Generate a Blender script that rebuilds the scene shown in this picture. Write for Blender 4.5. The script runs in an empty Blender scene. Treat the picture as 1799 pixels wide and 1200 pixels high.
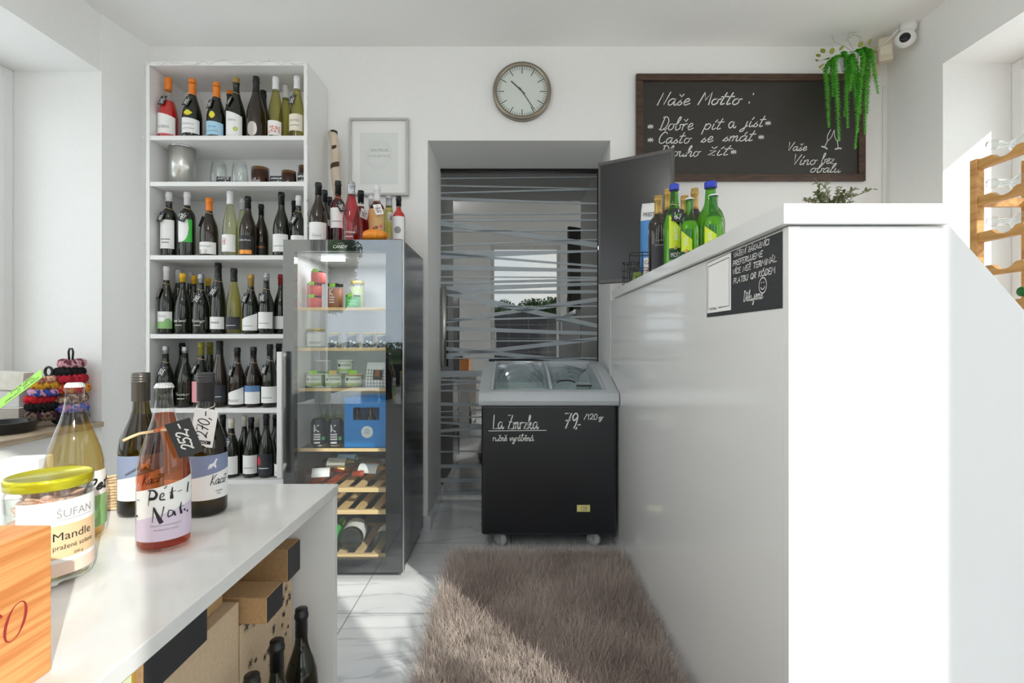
import bpy, bmesh, math, random
from mathutils import Vector, Matrix
random.seed(7)
S = bpy.context.scene
C = S.collection
PI = math.pi
# ------------------------------------------------------------------ camera, world, sun, exposure
CZ = 1.05
def at(px, py, Y):
    """the point at depth Y (metres in front of the lens) seen at photo position px, py"""
    return Vector(((px - 900) / 900 * Y, Y, CZ + (600 - py) / 900 * Y))
def XX(px, Y): return (px - 900) / 900 * Y
def ZZ(py, Y): return CZ + (600 - py) / 900 * Y
cam = bpy.data.cameras.new('camera'); camo = bpy.data.objects.new('camera', cam); C.objects.link(camo)
cam.sensor_width = 36; cam.lens = 36 * 900 / 1799; cam.clip_start = .02; cam.clip_end = 200
camo.location = (0, 0, CZ); camo.rotation_euler = (PI / 2, 0, 0)
S.camera = camo
S.view_settings.view_transform = 'Standard'; S.view_settings.look = 'None'
S.view_settings.exposure = -0.54; S.view_settings.gamma = 1; S.view_settings.use_curve_mapping = False
S.cycles.transparent_max_bounces = 32; S.cycles.max_bounces = 16; S.cycles.diffuse_bounces = 12; S.cycles.glossy_bounces = 6
SUN_DIR = Vector((-.588 * .895, .809 * .895, -.446))
sun = bpy.data.lights.new('sun', 'SUN'); suno = bpy.data.objects.new('sun', sun); C.objects.link(suno)
sun.energy = 7.0; sun.angle = math.radians(.6); sun.color = (1, .955, .88)
suno.rotation_euler = SUN_DIR.to_track_quat('-Z', 'Y').to_euler(); suno.location = (6, -9, 6)
W = bpy.data.worlds.new('sky'); S.world = W; W.use_nodes = True
wn = W.node_tree.nodes; wl = W.node_tree.links
bg = wn['Background']; bg.inputs['Strength'].default_value = 3.8
tc = wn.new('ShaderNodeTexCoord'); nz = wn.new('ShaderNodeTexNoise'); nz.inputs['Scale'].default_value = 2.2; nz.inputs['Detail'].default_value = 7
cr = wn.new('ShaderNodeValToRGB'); cr.color_ramp.elements[0].position = .40; cr.color_ramp.elements[1].position = .60
cr.color_ramp.elements[0].color = (.78, .86, .98, 1); cr.color_ramp.elements[1].color = (1, .985, .96, 1)
wl.new(tc.outputs['Generated'], nz.inputs['Vector']); wl.new(nz.outputs['Fac'], cr.inputs['Fac']); wl.new(cr.outputs['Color'], bg.inputs['Color'])
def portal(loc, rot, sx, sy, name):
    l = bpy.data.lights.new(name, 'AREA'); l.shape = 'RECTANGLE'; l.size = sx; l.size_y = sy; l.cycles.is_portal = True
    o = bpy.data.objects.new(name, l); C.objects.link(o); o.location = loc; o.rotation_euler = rot
portal((-1.45, -.86, 1.5), (PI / 2, 0, 0), 1.1, 2.1, 'daylight_front')
portal((.12, -.86, 1.25), (PI / 2, 0, 0), .88, 2.5, 'daylight_entrance')
portal((1.72, -.86, 1.4), (PI / 2, 0, 0), .8, 2.3, 'daylight_display')
portal((-2.56, 1.2, 1.5), (PI / 2, 0, -PI / 2), 2.5, 1.8, 'daylight_side')
portal((2.48, .75, 1.65), (PI / 2, 0, PI / 2), 3.1, 1.5, 'daylight_bar')

# ------------------------------------------------------------------ materials
def lin(r, g, b):
    f = lambda c: (c / 255 / 12.92) if c / 255 <= .04045 else ((c / 255 + .055) / 1.055) ** 2.4
    return (f(r), f(g), f(b))
MATS = {}
def mat(name, col, rough=.5, metal=0, **kw):
    if name in MATS: return MATS[name]
    m = bpy.data.materials.new(name); m.use_nodes = True
    b = m.node_tree.nodes['Principled BSDF']
    b.inputs['Base Color'].default_value = (*col, 1); b.inputs['Roughness'].default_value = rough; b.inputs['Metallic'].default_value = metal
    for k, v in kw.items(): b.inputs[k.replace('_', ' ')].default_value = v
    MATS[name] = m
    return m
def nodes(m): return m.node_tree.nodes, m.node_tree.links, m.node_tree.nodes['Principled BSDF']
def noisy(name, c1, c2, scale=20, rough=.5, detail=4, stretch=(1, 1, 1), bump=0, lo=.35, hi=.65, metal=0, distort=0):
    if name in MATS: return MATS[name]
    m = mat(name, c1, rough, metal); n, l, b = nodes(m)
    t = n.new('ShaderNodeTexCoord'); mp = n.new('ShaderNodeMapping'); mp.inputs['Scale'].default_value = stretch
    z = n.new('ShaderNodeTexNoise'); z.inputs['Scale'].default_value = scale; z.inputs['Detail'].default_value = detail; z.inputs['Distortion'].default_value = distort
    r = n.new('ShaderNodeValToRGB'); r.color_ramp.elements[0].position = lo; r.color_ramp.elements[1].position = hi
    r.color_ramp.elements[0].color = (*c1, 1); r.color_ramp.elements[1].color = (*c2, 1)
    l.new(t.outputs['Object'], mp.inputs['Vector']); l.new(mp.outputs['Vector'], z.inputs['Vector']); l.new(z.outputs['Fac'], r.inputs['Fac']); l.new(r.outputs['Color'], b.inputs['Base Color'])
    if bump:
        bp = n.new('ShaderNodeBump'); bp.inputs['Strength'].default_value = bump; bp.inputs['Distance'].default_value = .002
        l.new(z.outputs['Fac'], bp.inputs['Height']); l.new(bp.outputs['Normal'], b.inputs['Normal'])
    return m
def glass(name, col, edge=None, rough=.02, refl=1.0, ior=1.5):
    """thin clear or tinted glass: see-through with a mirror sheen that grows towards its edges"""
    if name in MATS: return MATS[name]
    m = bpy.data.materials.new(name); m.use_nodes = True; n = m.node_tree.nodes; l = m.node_tree.links
    n.clear()
    out = n.new('ShaderNodeOutputMaterial'); mx = n.new('ShaderNodeMixShader'); tr = n.new('ShaderNodeBsdfTransparent'); gl = n.new('ShaderNodeBsdfGlossy')
    gl.inputs['Roughness'].default_value = rough; gl.inputs['Color'].default_value = (1, 1, 1, 1)
    fr = n.new('ShaderNodeFresnel'); ge = n.new('ShaderNodeNewGeometry')
    io = n.new('ShaderNodeMath'); io.operation = 'MULTIPLY_ADD'; io.inputs[1].default_value = 1 / ior - ior; io.inputs[2].default_value = ior
    l.new(ge.outputs['Backfacing'], io.inputs[0]); l.new(io.outputs[0], fr.inputs['IOR'])
    mu = n.new('ShaderNodeMath'); mu.operation = 'MULTIPLY'; mu.inputs[1].default_value = refl; mu.use_clamp = True
    lw = n.new('ShaderNodeLayerWeight'); lw.inputs['Blend'].default_value = .25
    mc = n.new('ShaderNodeMixRGB'); mc.inputs[1].default_value = (*col, 1); mc.inputs[2].default_value = (*(edge or [c * .55 for c in col]), 1)
    l.new(lw.outputs['Facing'], mc.inputs[0]); l.new(mc.outputs[0], tr.inputs['Color'])
    l.new(fr.outputs[0], mu.inputs[0]); l.new(mu.outputs[0], mx.inputs[0]); l.new(tr.outputs[0], mx.inputs[1]); l.new(gl.outputs[0], mx.inputs[2]); l.new(mx.outputs[0], out.inputs[0])
    MATS[name] = m
    return m
def emit(name, col, s):
    m = mat(name, col, .5); b = m.node_tree.nodes['Principled BSDF']
    b.inputs['Emission Color'].default_value = (*col, 1); b.inputs['Emission Strength'].default_value = s
    return m
WALL = noisy('wall_paint', (.85, .85, .845), (.865, .865, .86), 60, .7, bump=.03)
CEIL = mat('ceiling_paint', (.87, .87, .86), .8)
WHITE = mat('white_laminate', (.82, .82, .82), .35)
PVC = mat('white_plastic', (.80, .80, .80), .3)
LAM = mat('gloss_white_laminate', (.80, .80, .79), .12, 0, Coat_Weight=.5, Coat_Roughness=.03)
BLACK = mat('black_plastic', (.012, .012, .013), .35)
BLACKG = mat('black_gloss', (.008, .009, .011), .06)
PAPER = mat('white_paper', (.85, .85, .84), .7)
CREAM = mat('cream_paper', (.80, .74, .62), .7)
INK = mat('black_ink', (.012, .012, .014), .6)
GREYINK = mat('grey_ink', (.28, .28, .29), .6)
CHALK = mat('white_chalk', (.80, .80, .78), .9)
SLATE = mat('black_card', (.030, .031, .035), .6)
STEEL = noisy('brushed_steel', (.55, .54, .51), (.68, .67, .64), 40, .28, stretch=(1, 1, .02), metal=1)
CHROME = mat('chrome', (.75, .75, .76), .12, 1)
TWINE = mat('twine', lin(224, 194, 152), .9)
KRAFT = noisy('kraft_card', lin(176, 140, 98), lin(188, 152, 108), 120, .8)
KRAFTL = noisy('pale_kraft_card', lin(202, 178, 148), lin(210, 188, 158), 120, .8)
GOLDCARD = mat('gold_card', lin(205, 165, 70), .4, .3)
WOODC = noisy('beech_wood', lin(226, 192, 138), lin(236, 206, 154), 9, .5, stretch=(1, 8, 8), bump=.05)
OAK = noisy('oak_rack_wood', lin(194, 140, 78), lin(222, 170, 104), 7, .45, stretch=(8, 1, 8))
PINE = noisy('pine_crate_wood', lin(204, 128, 68), lin(230, 164, 102), 5, .55, stretch=(9, 1.0, 30), detail=5, distort=.3, lo=.38, hi=.62)
SILL = noisy('sill_wood', lin(168, 148, 124), lin(196, 178, 154), 10, .5, stretch=(8, 1, 8))
FRAMEW = noisy('brown_frame_wood', lin(58, 40, 30), lin(84, 60, 46), 6, .4, stretch=(2, 6, 12))
G_CLEAR = glass('clear_glass', (.96, .975, .97), (.78, .81, .80))
G_PANE = glass('window_glass', (.96, .98, .97), (.9, .93, .92), refl=.9)
G_DARK = mat('dark_green_glass', (.010, .012, .006), .05, 0, Coat_Weight=.3)
G_BROWN = mat('dark_brown_glass', (.020, .012, .006), .05, 0, Coat_Weight=.3)
G_OLIVE = glass('olive_glass', (.34, .30, .08), (.03, .03, .008))
G_GREEN = glass('green_glass', (.34, .70, .18), (.06, .30, .05))
L_GREEN = mat('green_juice', lin(240, 226, 70), .3)
L_WHITE = glass('white_wine', (.86, .82, .42), (.50, .46, .10), refl=.1)
L_GOLD = glass('pale_gold_wine', (.97, .86, .54), (.82, .56, .20), refl=.1)
L_PALE = glass('pale_wine', (.94, .95, .76), (.80, .80, .52), refl=.1)
L_ROSE = glass('rose_wine', (.95, .52, .30), (.78, .20, .07), refl=.1)
L_RED = mat('red_spritz', lin(206, 34, 30), .2)
L_PINK = glass('pink_wine', (.92, .26, .30), (.72, .08, .12), refl=.1)
L_DEEP = glass('deep_rose_wine', (.55, .06, .08), (.25, .01, .02), refl=.1)
c_ = {}
def col(r, g, b, rough=.45, metal=0): return mat('paint_%d_%d_%d' % (r, g, b), lin(r, g, b), rough, metal)
ORANGE = col(232, 128, 30, .35); CAPW = col(225, 225, 228, .4); CAPB = col(24, 24, 27, .35); CAPGOLD = col(186, 152, 84, .3, .4); CAPY = col(226, 178, 36)
CAPS = col(176, 178, 182, .3, .7); CAPGREY = col(84, 82, 82, .35, .5); LIME = col(160, 225, 70); BLUECAP = col(46, 66, 190)

# ------------------------------------------------------------------ mesh builder
class MB:
    def __init__(s): s.v = []; s.f = []; s.m = []; s.s = []
    def add(s, vs, fs, mi=0, smooth=False):
        o = len(s.v); s.v += [tuple(p) for p in vs]
        for f in fs: s.f.append([i + o for i in f]); s.m.append(mi); s.s.append(smooth)
        return s
    def box(s, x0, x1, y0, y1, z0, z1, mi=0):
        return s.add([(x0, y0, z0), (x1, y0, z0), (x1, y1, z0), (x0, y1, z0), (x0, y0, z1), (x1, y0, z1), (x1, y1, z1), (x0, y1, z1)],
                     [(0, 3, 2, 1), (4, 5, 6, 7), (0, 1, 5, 4), (1, 2, 6, 5), (2, 3, 7, 6), (3, 0, 4, 7)], mi)
    def prism(s, pts, ax, a0, a1, mi=0, smooth=False):
        f = {'x': lambda p, a: (a, p[0], p[1]), 'y': lambda p, a: (p[0], a, p[1]), 'z': lambda p, a: (p[0], p[1], a)}[ax]
        n = len(pts); vs = [f(p, a0) for p in pts] + [f(p, a1) for p in pts]
        s.add(vs, [(i, (i + 1) % n, n + (i + 1) % n, n + i) for i in range(n)], mi, smooth)
        return s.add(vs, [tuple(range(n))[::-1], tuple(range(n, 2 * n))], mi)
    def lathe(s, prof, n=24, mi=0, M=None, smooth=True, sx=1, sy=1, caps=True):
        vs = []
        for r, z in prof:
            for k in range(n):
                a = 2 * PI * k / n; p = Vector((r * math.cos(a) * sx, r * math.sin(a) * sy, z))
                vs.append(M @ p if M else p)
        fs = [(j * n + k, j * n + (k + 1) % n, (j + 1) * n + (k + 1) % n, (j + 1) * n + k) for j in range(len(prof) - 1) for k in range(n)]
        s.add(vs, fs, mi, smooth)
        if not caps: return s
        if prof[0][0] > 1e-6: s.f.append([len(s.v) - len(vs) + k for k in range(n)][::-1]); s.m.append(mi); s.s.append(False)
        if prof[-1][0] > 1e-6: s.f.append([len(s.v) - n + k for k in range(n)]); s.m.append(mi); s.s.append(False)
        return s
    def tube(s, pts, r, n=8, mi=0, closed=False, smooth=True):
        pts = [Vector(p) for p in pts]; N = len(pts); rs = r if isinstance(r, (list, tuple)) else [r] * N
        vs = []; ref = None
        for i in range(N):
            d = (pts[(i + 1) % N] - pts[i - 1]) if closed else (pts[min(i + 1, N - 1)] - pts[max(i - 1, 0)])
            if d.length < 1e-9: d = Vector((0, 0, 1))
            d.normalize()
            if ref is None: ref = Vector((0, 0, 1)) if abs(d.z) < .9 else Vector((1, 0, 0))
            u = (ref - d * ref.dot(d)).normalized(); ref = u; w = d.cross(u)
            for k in range(n):
                a = 2 * PI * k / n; vs.append(pts[i] + (u * math.cos(a) + w * math.sin(a)) * rs[i])
        R = N if closed else N - 1
        fs = [(i * n + k, i * n + (k + 1) % n, ((i + 1) % N) * n + (k + 1) % n, ((i + 1) % N) * n + k) for i in range(R) for k in range(n)]
        if not closed: fs += [tuple(range(n))[::-1], tuple(range((N - 1) * n, N * n))]
        return s.add(vs, fs, mi, smooth)
    def strip(s, s0, s1, lo, hi, M, mi=0, n=12, eps=0):
        """a patch between two heights lo(s), hi(s), laid on a surface by the map M(s, z, lift)"""
        L = lo if callable(lo) else (lambda t: lo); H = hi if callable(hi) else (lambda t: hi)
        vs = []
        for i in range(n + 1):
            t = s0 + (s1 - s0) * i / n; vs += [M(t, L(t), eps), M(t, H(t), eps)]
        return s.add(vs, [(2 * i, 2 * i + 2, 2 * i + 3, 2 * i + 1) for i in range(n)], mi, True)
    def disc(s, cx, cz, r, M, mi=0, n=12, eps=0, rz=None):
        q = rz or r; f = lambda t: math.sqrt(max(0, 1 - ((t - cx) / r) ** 2)) * q
        return s.strip(cx - r, cx + r, lambda t: cz - f(t), lambda t: cz + f(t), M, mi, n, eps)
    def ring(s, cx, cz, r, w, M, mi=0, eps=0, n=24, a0=0, a1=2 * PI):
        return s.ribbon([(cx + r * math.cos(a0 + (a1 - a0) * i / n), cz + r * math.sin(a0 + (a1 - a0) * i / n)) for i in range(n + 1)], w, M, mi, eps)
    def ribbon(s, pts, w, M, mi=0, eps=0):
        vs = []; N = len(pts)
        for i, p in enumerate(pts):
            a = pts[max(0, i - 1)]; b = pts[min(N - 1, i + 1)]; dx, dy = b[0] - a[0], b[1] - a[1]; L = math.hypot(dx, dy) or 1
            nx, ny = -dy / L * w / 2, dx / L * w / 2
            ex, ey = (dx / L * w * .35, dy / L * w * .35) if i == N - 1 else ((-dx / L * w * .35, -dy / L * w * .35) if i == 0 else (0, 0))
            vs += [M(p[0] + nx + ex, p[1] + ny + ey, eps), M(p[0] - nx + ex, p[1] - ny + ey, eps)]
        return s.add(vs, [(2 * i, 2 * i + 1, 2 * i + 3, 2 * i + 2) for i in range(N - 1)], mi)
    def build(s, name, mats, parent=None, bevel=0, recalc=True, loc=None, seg=2):
        me = bpy.data.meshes.new(name); me.from_pydata(s.v, [], s.f)
        for m in (mats if isinstance(mats, (list, tuple)) else [mats]): me.materials.append(m)
        me.polygons.foreach_set('material_index', s.m); me.polygons.foreach_set('use_smooth', s.s)
        if recalc:
            b = bmesh.new(); b.from_mesh(me); bmesh.ops.recalc_face_normals(b, faces=b.faces); b.to_mesh(me); b.free()
        me.update()
        o = bpy.data.objects.new(name, me); C.objects.link(o)
        if parent: o.parent = parent
        if loc: o.location = loc
        if bevel:
            d = o.modifiers.new('edge', 'BEVEL'); d.width = bevel; d.segments = seg; d.limit_method = 'ANGLE'; d.angle_limit = math.radians(40)
        return o
def tag(o, label, cat, group=None, kind=None):
    o['label'] = label; o['category'] = cat
    if group: o['group'] = group
    if kind: o['kind'] = kind
    return o
def thing(name, label, cat, loc=(0, 0, 0), rz=0, group=None):
    o = bpy.data.objects.new(name, None); C.objects.link(o); o.empty_display_size = .05
    o.location = loc; o.rotation_euler = (0, 0, rz)
    return tag(o, label, cat, group)
def struct(name, mb, m, parent=None, **k):
    o = mb.build(name, m, parent, **k)
    if not parent: o['kind'] = 'structure'
    return o
def part(mb, name, m, parent, **k): return mb.build(name, m, parent, **k)
def plane_map(o, u, v, n):
    o, u, v, n = Vector(o), Vector(u), Vector(v), Vector(n)
    return lambda a, b, e=0: o + u * a + v * b + n * e
def cyl_map(r, yaw=0):
    """wraps (arc length, height) round an upright cylinder, its middle towards local -y turned by yaw"""
    return lambda a, b, e=0: Vector(((r + e) * math.sin(a / r + yaw), -(r + e) * math.cos(a / r + yaw), b))

# ------------------------------------------------------------------ writing: a pen-stroke alphabet and printed type
GL = {
'a': (.56, [[(.42,.42),(.25,.5),(.06,.3),(.12,.02),(.3,.08),(.44,.45)], [(.44,.48),(.42,.1),(.5,0),(.6,.12)]]),
'b': (.5, [[(.03,.25),(.25,.85),(.2,1),(.1,.8),(.08,.1),(.2,0),(.38,.15),(.34,.4),(.5,.42)]]),
'c': (.44, [[(.4,.4),(.25,.5),(.06,.28),(.15,.02),(.42,.12)]]),
'd': (.58, [[(.42,.42),(.25,.5),(.06,.3),(.12,.02),(.3,.08),(.45,.5)], [(.52,1),(.44,.2),(.5,0),(.6,.1)]]),
'e': (.44, [[(.05,.2),(.3,.3),(.34,.45),(.2,.5),(.07,.25),(.18,.01),(.45,.15)]]),
'g': (.5, [[(.42,.42),(.25,.5),(.06,.3),(.14,.05),(.3,.1),(.44,.45)], [(.44,.48),(.4,-.2),(.25,-.42),(.08,-.3),(.48,.05)]]),
'h': (.52, [[(.03,.3),(.25,.85),(.18,1),(.1,.7),(.06,0)], [(.07,.2),(.25,.48),(.36,.4),(.34,.08),(.42,0),(.52,.1)]]),
'i': (.3, [[(.1,.48),(.08,.1),(.16,0),(.3,.12)]]),
'j': (.3, [[(.17,.48),(.1,-.25),(-.05,-.42),(-.13,-.3),(.27,.1)]]),
'k': (.48, [[(.03,.3),(.25,.85),(.18,1),(.1,.7),(.06,0)], [(.08,.18),(.3,.48),(.3,.3),(.12,.24)], [(.14,.24),(.34,0),(.46,.08)]]),
'l': (.32, [[(.03,.2),(.24,.85),(.18,1),(.08,.7),(.1,.08),(.2,0),(.32,.12)]]),
'm': (.62, [[(.05,.45),(.06,0)], [(.06,.25),(.2,.48),(.26,.4),(.25,0)], [(.25,.25),(.4,.48),(.47,.4),(.46,.08),(.54,0),(.62,.1)]]),
'n': (.5, [[(.05,.45),(.06,0)], [(.06,.25),(.24,.48),(.33,.4),(.32,.08),(.4,0),(.5,.1)]]),
'o': (.5, [[(.3,.48),(.1,.4),(.06,.15),(.2,0),(.38,.15),(.36,.4),(.25,.48),(.35,.4),(.52,.46)]]),
'p': (.48, [[(.08,.5),(.04,-.42)], [(.07,.3),(.25,.5),(.4,.35),(.34,.06),(.2,0),(.1,.1)]]),
'r': (.38, [[(.06,.46),(.08,0)], [(.08,.25),(.2,.46),(.34,.45)]]),
's': (.38, [[(.02,.02),(.25,.48),(.2,.3),(.34,.15),(.2,0),(.08,.06)]]),
't': (.36, [[(.22,.95),(.1,.2),(.14,.02),(.3,.1)], [(.0,.62),(.38,.66)]]),
'u': (.54, [[(.06,.46),(.06,.12),(.16,0),(.32,.15),(.36,.46)], [(.36,.46),(.36,.08),(.44,0),(.54,.12)]]),
'v': (.44, [[(.05,.46),(.14,0),(.34,.46),(.44,.42)]]),
'y': (.46, [[(.06,.46),(.08,.12),(.2,.05),(.36,.46)], [(.38,.46),(.3,-.3),(.12,-.42),(.05,-.3),(.44,0)]]),
'z': (.42, ['L', [(.05,.45),(.35,.46),(.05,.02),(.38,.02)]]),
'A': (.6, ['L', [(.03,0),(.28,1),(.52,0)], [(.12,.36),(.44,.36)]]),
'B': (.52, [[(.08,0),(.08,.5),(.08,1)], [(.08,1),(.38,.9),(.3,.58),(.1,.52)], [(.1,.52),(.46,.4),(.36,.04),(.08,0)]]),
'C': (.55, [[(.5,.85),(.3,1),(.07,.6),(.12,.12),(.32,0),(.52,.15)]]),
'D': (.62, [[(.12,.02),(.22,.98)], [(.1,.95),(.35,1),(.56,.7),(.5,.25),(.25,.0),(.04,.06)]]),
'E': (.5, ['L', [(.44,1),(.08,1),(.08,0),(.46,0)], [(.08,.52),(.36,.52)]]),
'F': (.46, ['L', [(.44,1),(.08,1),(.08,0)], [(.08,.52),(.34,.52)]]),
'H': (.6, ['L', [(.1,1),(.06,0)], [(.52,1),(.46,0)], [(.08,.5),(.5,.54)]]),
'G': (.58, [[(.5,.85),(.3,1),(.07,.6),(.12,.12),(.32,0),(.5,.2),(.5,.45),(.32,.45)]]),
'Y': (.5, ['L', [(.02,1),(.24,.5),(.46,1)], [(.24,.5),(.22,0)]]),
'I': (.2, ['L', [(.1,1),(.1,0)]]),
'J': (.4, [[(.3,1),(.3,.2),(.18,0),(.04,.14)]]),
'K': (.52, ['L', [(.08,1),(.08,0)], [(.46,1),(.08,.45),(.48,0)]]),
'L': (.48, ['L', [(.1,1),(.06,0),(.46,.03)]]),
'M': (.72, ['L', [(.02,0),(.16,1),(.34,.35),(.56,1),(.64,0)]]),
'N': (.6, ['L', [(.04,0),(.14,.95),(.42,.04),(.56,1)]]),
'O': (.62, [[(.3,1),(.08,.7),(.08,.28),(.3,0),(.52,.28),(.52,.7),(.3,1)]]),
'P': (.5, [[(.08,0),(.08,.5),(.08,1)], [(.04,.98),(.4,.92),(.36,.5),(.08,.46)]]),
'Q': (.62, [[(.3,1),(.08,.7),(.08,.28),(.3,0),(.52,.28),(.52,.7),(.3,1)], [(.34,.25),(.56,-.05)]]),
'R': (.52, [[(.08,0),(.08,.5),(.08,1)], [(.06,1),(.4,.9),(.34,.54),(.1,.5)], [(.16,.5),(.46,0)]]),
'S': (.48, [[(.42,.88),(.25,1),(.08,.8),(.25,.52),(.42,.25),(.25,0),(.06,.12)]]),
'T': (.52, ['L', [(.02,1),(.5,1)], [(.26,1),(.26,0)]]),
'U': (.58, [[(.08,1),(.08,.25),(.28,0),(.48,.25),(.48,1)]]),
'V': (.54, ['L', [(.02,1),(.2,0),(.5,1)]]),
'Z': (.52, ['L', [(.04,.98),(.46,1),(.04,0),(.5,0)], [(.12,.5),(.4,.52)]]),
'0': (.5, [[(.25,1),(.06,.6),(.1,.1),(.28,0),(.44,.4),(.4,.85),(.25,1)]]),
'1': (.34, ['L', [(.05,.7),(.22,1),(.2,0)]]),
'2': (.5, [[(.06,.75),(.2,1),(.4,.85),(.3,.4),(.04,.02),(.2,.1),(.48,.02)]]),
'3': (.46, [[(.06,.9),(.25,1),(.38,.8),(.18,.54),(.4,.35),(.25,0),(.04,.1)]]),
'4': (.5, ['L', [(.3,1),(.04,.35),(.46,.38)], [(.36,.65),(.3,0)]]),
'5': (.48, [[(.1,.98),(.08,.55),(.3,.6),(.42,.3),(.25,0),(.04,.08)], [(.1,.98),(.44,1)]]),
'6': (.46, [[(.36,1),(.1,.5),(.08,.15),(.25,0),(.4,.2),(.28,.45),(.1,.3)]]),
'7': (.48, ['L', [(.04,.98),(.44,1),(.2,0)], [(.14,.5),(.4,.54)]]),
'8': (.46, [[(.24,.54),(.08,.8),(.24,1),(.38,.8),(.24,.54),(.06,.25),(.24,0),(.42,.25),(.24,.54)]]),
'9': (.46, [[(.38,.72),(.2,.5),(.08,.75),(.24,1),(.4,.8),(.36,.3),(.26,0)]]),
',': (.2, ['L', [(.12,.1),(.04,-.16)]]), '-': (.42, ['L', [(.06,.42),(.38,.46)]]), ':': (.3, ['L', [(.14,.9),(.15,.8)], [(.1,.22),(.11,.12)]]),
'/': (.4, ['L', [(.04,0),(.36,1)]]), '.': (.2, ['L', [(.08,.02),(.11,.06)]]), ' ': (.42, []),
'*': (.5, ['L', [(.08,.3),(.42,.7)], [(.1,.68),(.42,.3)], [(.26,.78),(.24,.22)], [(.06,.5),(.46,.5)]]),
}
ACC = {'á':'aA','í':'iA','é':'eA','ó':'oA','ý':'yA','ě':'eH','č':'cH','š':'sH','ř':'rH','ž':'zH','ň':'nH','Á':'AA','Í':'IA','Č':'CH','Š':'SH','Ž':'ZH','Ó':'OA','É':'EA','ů':'uR'}
def smooth(p, k=5):
    if len(p) < 3: return p
    q = [p[0]] + p + [p[-1]]; out = []
    for i in range(1, len(q) - 2):
        a, b, c, d = q[i - 1:i + 3]
        for j in range(k):
            t = j / k
            out.append(tuple(.5 * (2 * b[e] + (c[e] - a[e]) * t + (2 * a[e] - 5 * b[e] + 4 * c[e] - d[e]) * t * t + (3 * b[e] - a[e] - 3 * c[e] + d[e]) * t ** 3) for e in (0, 1)))
    return out + [p[-1]]
def strokes(text, slant=.0):
    x = 0; out = []
    for ch in text:
        b = ACC.get(ch); base = b[0] if b else ch
        w, st = GL[base]; lin_ = st and st[0] == 'L'
        for s_ in st:
            if s_ == 'L': continue
            out.append([(px + x + py * slant, py) for px, py in (s_ if lin_ else smooth(s_))])
        if b:
            top = 1.12 if base.isupper() else .64; cx = x + w * .45 + top * slant
            ac = {'A': [(cx, top), (cx + .14, top + .2)], 'H': [(cx - .1, top + .17), (cx, top), (cx + .15, top + .2)], 'R': [(cx + .07 * math.cos(a), top + .1 + .07 * math.sin(a)) for a in [i * PI / 4 for i in range(9)]]}[b[1]]
            out.append(ac)
        x += w * 1.0
    return out, x
def pen(mb, text, x0, x1, base, h, M, mi, w, slant=.15, eps=.0008, rise=0):
    """handwriting fitted between x0 and x1 (x1 None keeps the natural width)"""
    st, W_ = strokes(text, slant); sx = (x1 - x0) / W_ if x1 is not None else h
    for p in st:
        mb.ribbon([(x0 + a * sx, base + b * h + rise * a / W_) for a, b in p], w, M, mi, eps)
def typeset(text):
    cu = bpy.data.curves.new('type', 'FONT'); cu.body = text; cu.size = 1; cu.resolution_u = 3
    o = bpy.data.objects.new('type', cu); me = bpy.data.meshes.new_from_object(o)
    v = [(p.co.x, p.co.y) for p in me.vertices]; f = [tuple(q.vertices) for q in me.polygons]
    bpy.data.objects.remove(o); bpy.data.curves.remove(cu); bpy.data.meshes.remove(me)
    return v, f
TYPE = {}
def printed(mb, text, x0, x1, base, h, M, mi, eps=.0006, slant=0):
    if text not in TYPE: TYPE[text] = typeset(text)
    v, f = TYPE[text]
    if not v: return
    a, b = min(p[0] for p in v), max(p[0] for p in v)
    sx = (x1 - x0) / (b - a) if x1 is not None else h / .7
    mb.add([M(x0 + (p[0] - a) * sx + p[1] * h / .7 * slant, base + p[1] * h / .7, eps) for p in v], f, mi)
# ------------------------------------------------------------------ the room
YB, ZC = 2.84, 2.685
def floor_mat():
    m = mat('marble_tile', (.6, .6, .6), .13); n, l, b = nodes(m)
    t = n.new('ShaderNodeTexCoord'); mp = n.new('ShaderNodeMapping'); mp.inputs['Location'].default_value = (.626 + .62 * 8, -1.979 + .69 * 8, 0)
    br = n.new('ShaderNodeTexBrick'); br.offset = 0; br.inputs['Scale'].default_value = 1; br.inputs['Brick Width'].default_value = .62; br.inputs['Row Height'].default_value = .69
    br.inputs['Mortar Size'].default_value = .0022; br.inputs['Mortar Smooth'].default_value = 0
    n1 = n.new('ShaderNodeTexNoise'); n1.inputs['Scale'].default_value = 1.6; n1.inputs['Detail'].default_value = 5; n1.inputs['Distortion'].default_value = 1.2
    m2 = n.new('ShaderNodeMapping'); m2.inputs['Rotation'].default_value = (0, 0, .7); m2.inputs['Scale'].default_value = (.7, 2.2, 1)
    r = n.new('ShaderNodeValToRGB'); e = r.color_ramp.elements
    e[0].position = .42; e[0].color = (.74, .745, .76, 1); e[1].position = .62; e[1].color = (.70, .705, .72, 1)
    for p, c in ((.485, (.68, .69, .71, 1)), (.50, (.50, .51, .53, 1)), (.515, (.66, .67, .69, 1))):
        q = e.new(p); q.color = c
    mx = n.new('ShaderNodeMixRGB'); mx.inputs[2].default_value = (.30, .30, .31, 1)
    l.new(t.outputs['Object'], mp.inputs[0]); l.new(mp.outputs[0], br.inputs[0]); l.new(t.outputs['Object'], m2.inputs[0]); l.new(m2.outputs[0], n1.inputs[0])
    l.new(n1.outputs['Fac'], r.inputs[0]); l.new(r.outputs[0], mx.inputs[1]); l.new(br.outputs['Fac'], mx.inputs[0]); l.new(mx.outputs[0], b.inputs['Base Color'])
    return m
FLOOR = floor_mat()
struct('floor', MB().box(-2.7, 2.7, -1.0, 6.1, -.1, 0), FLOOR)
struct('ceiling', MB().box(-2.7, 2.7, -1.0, 6.1, ZC, ZC + .1), CEIL)
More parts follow.
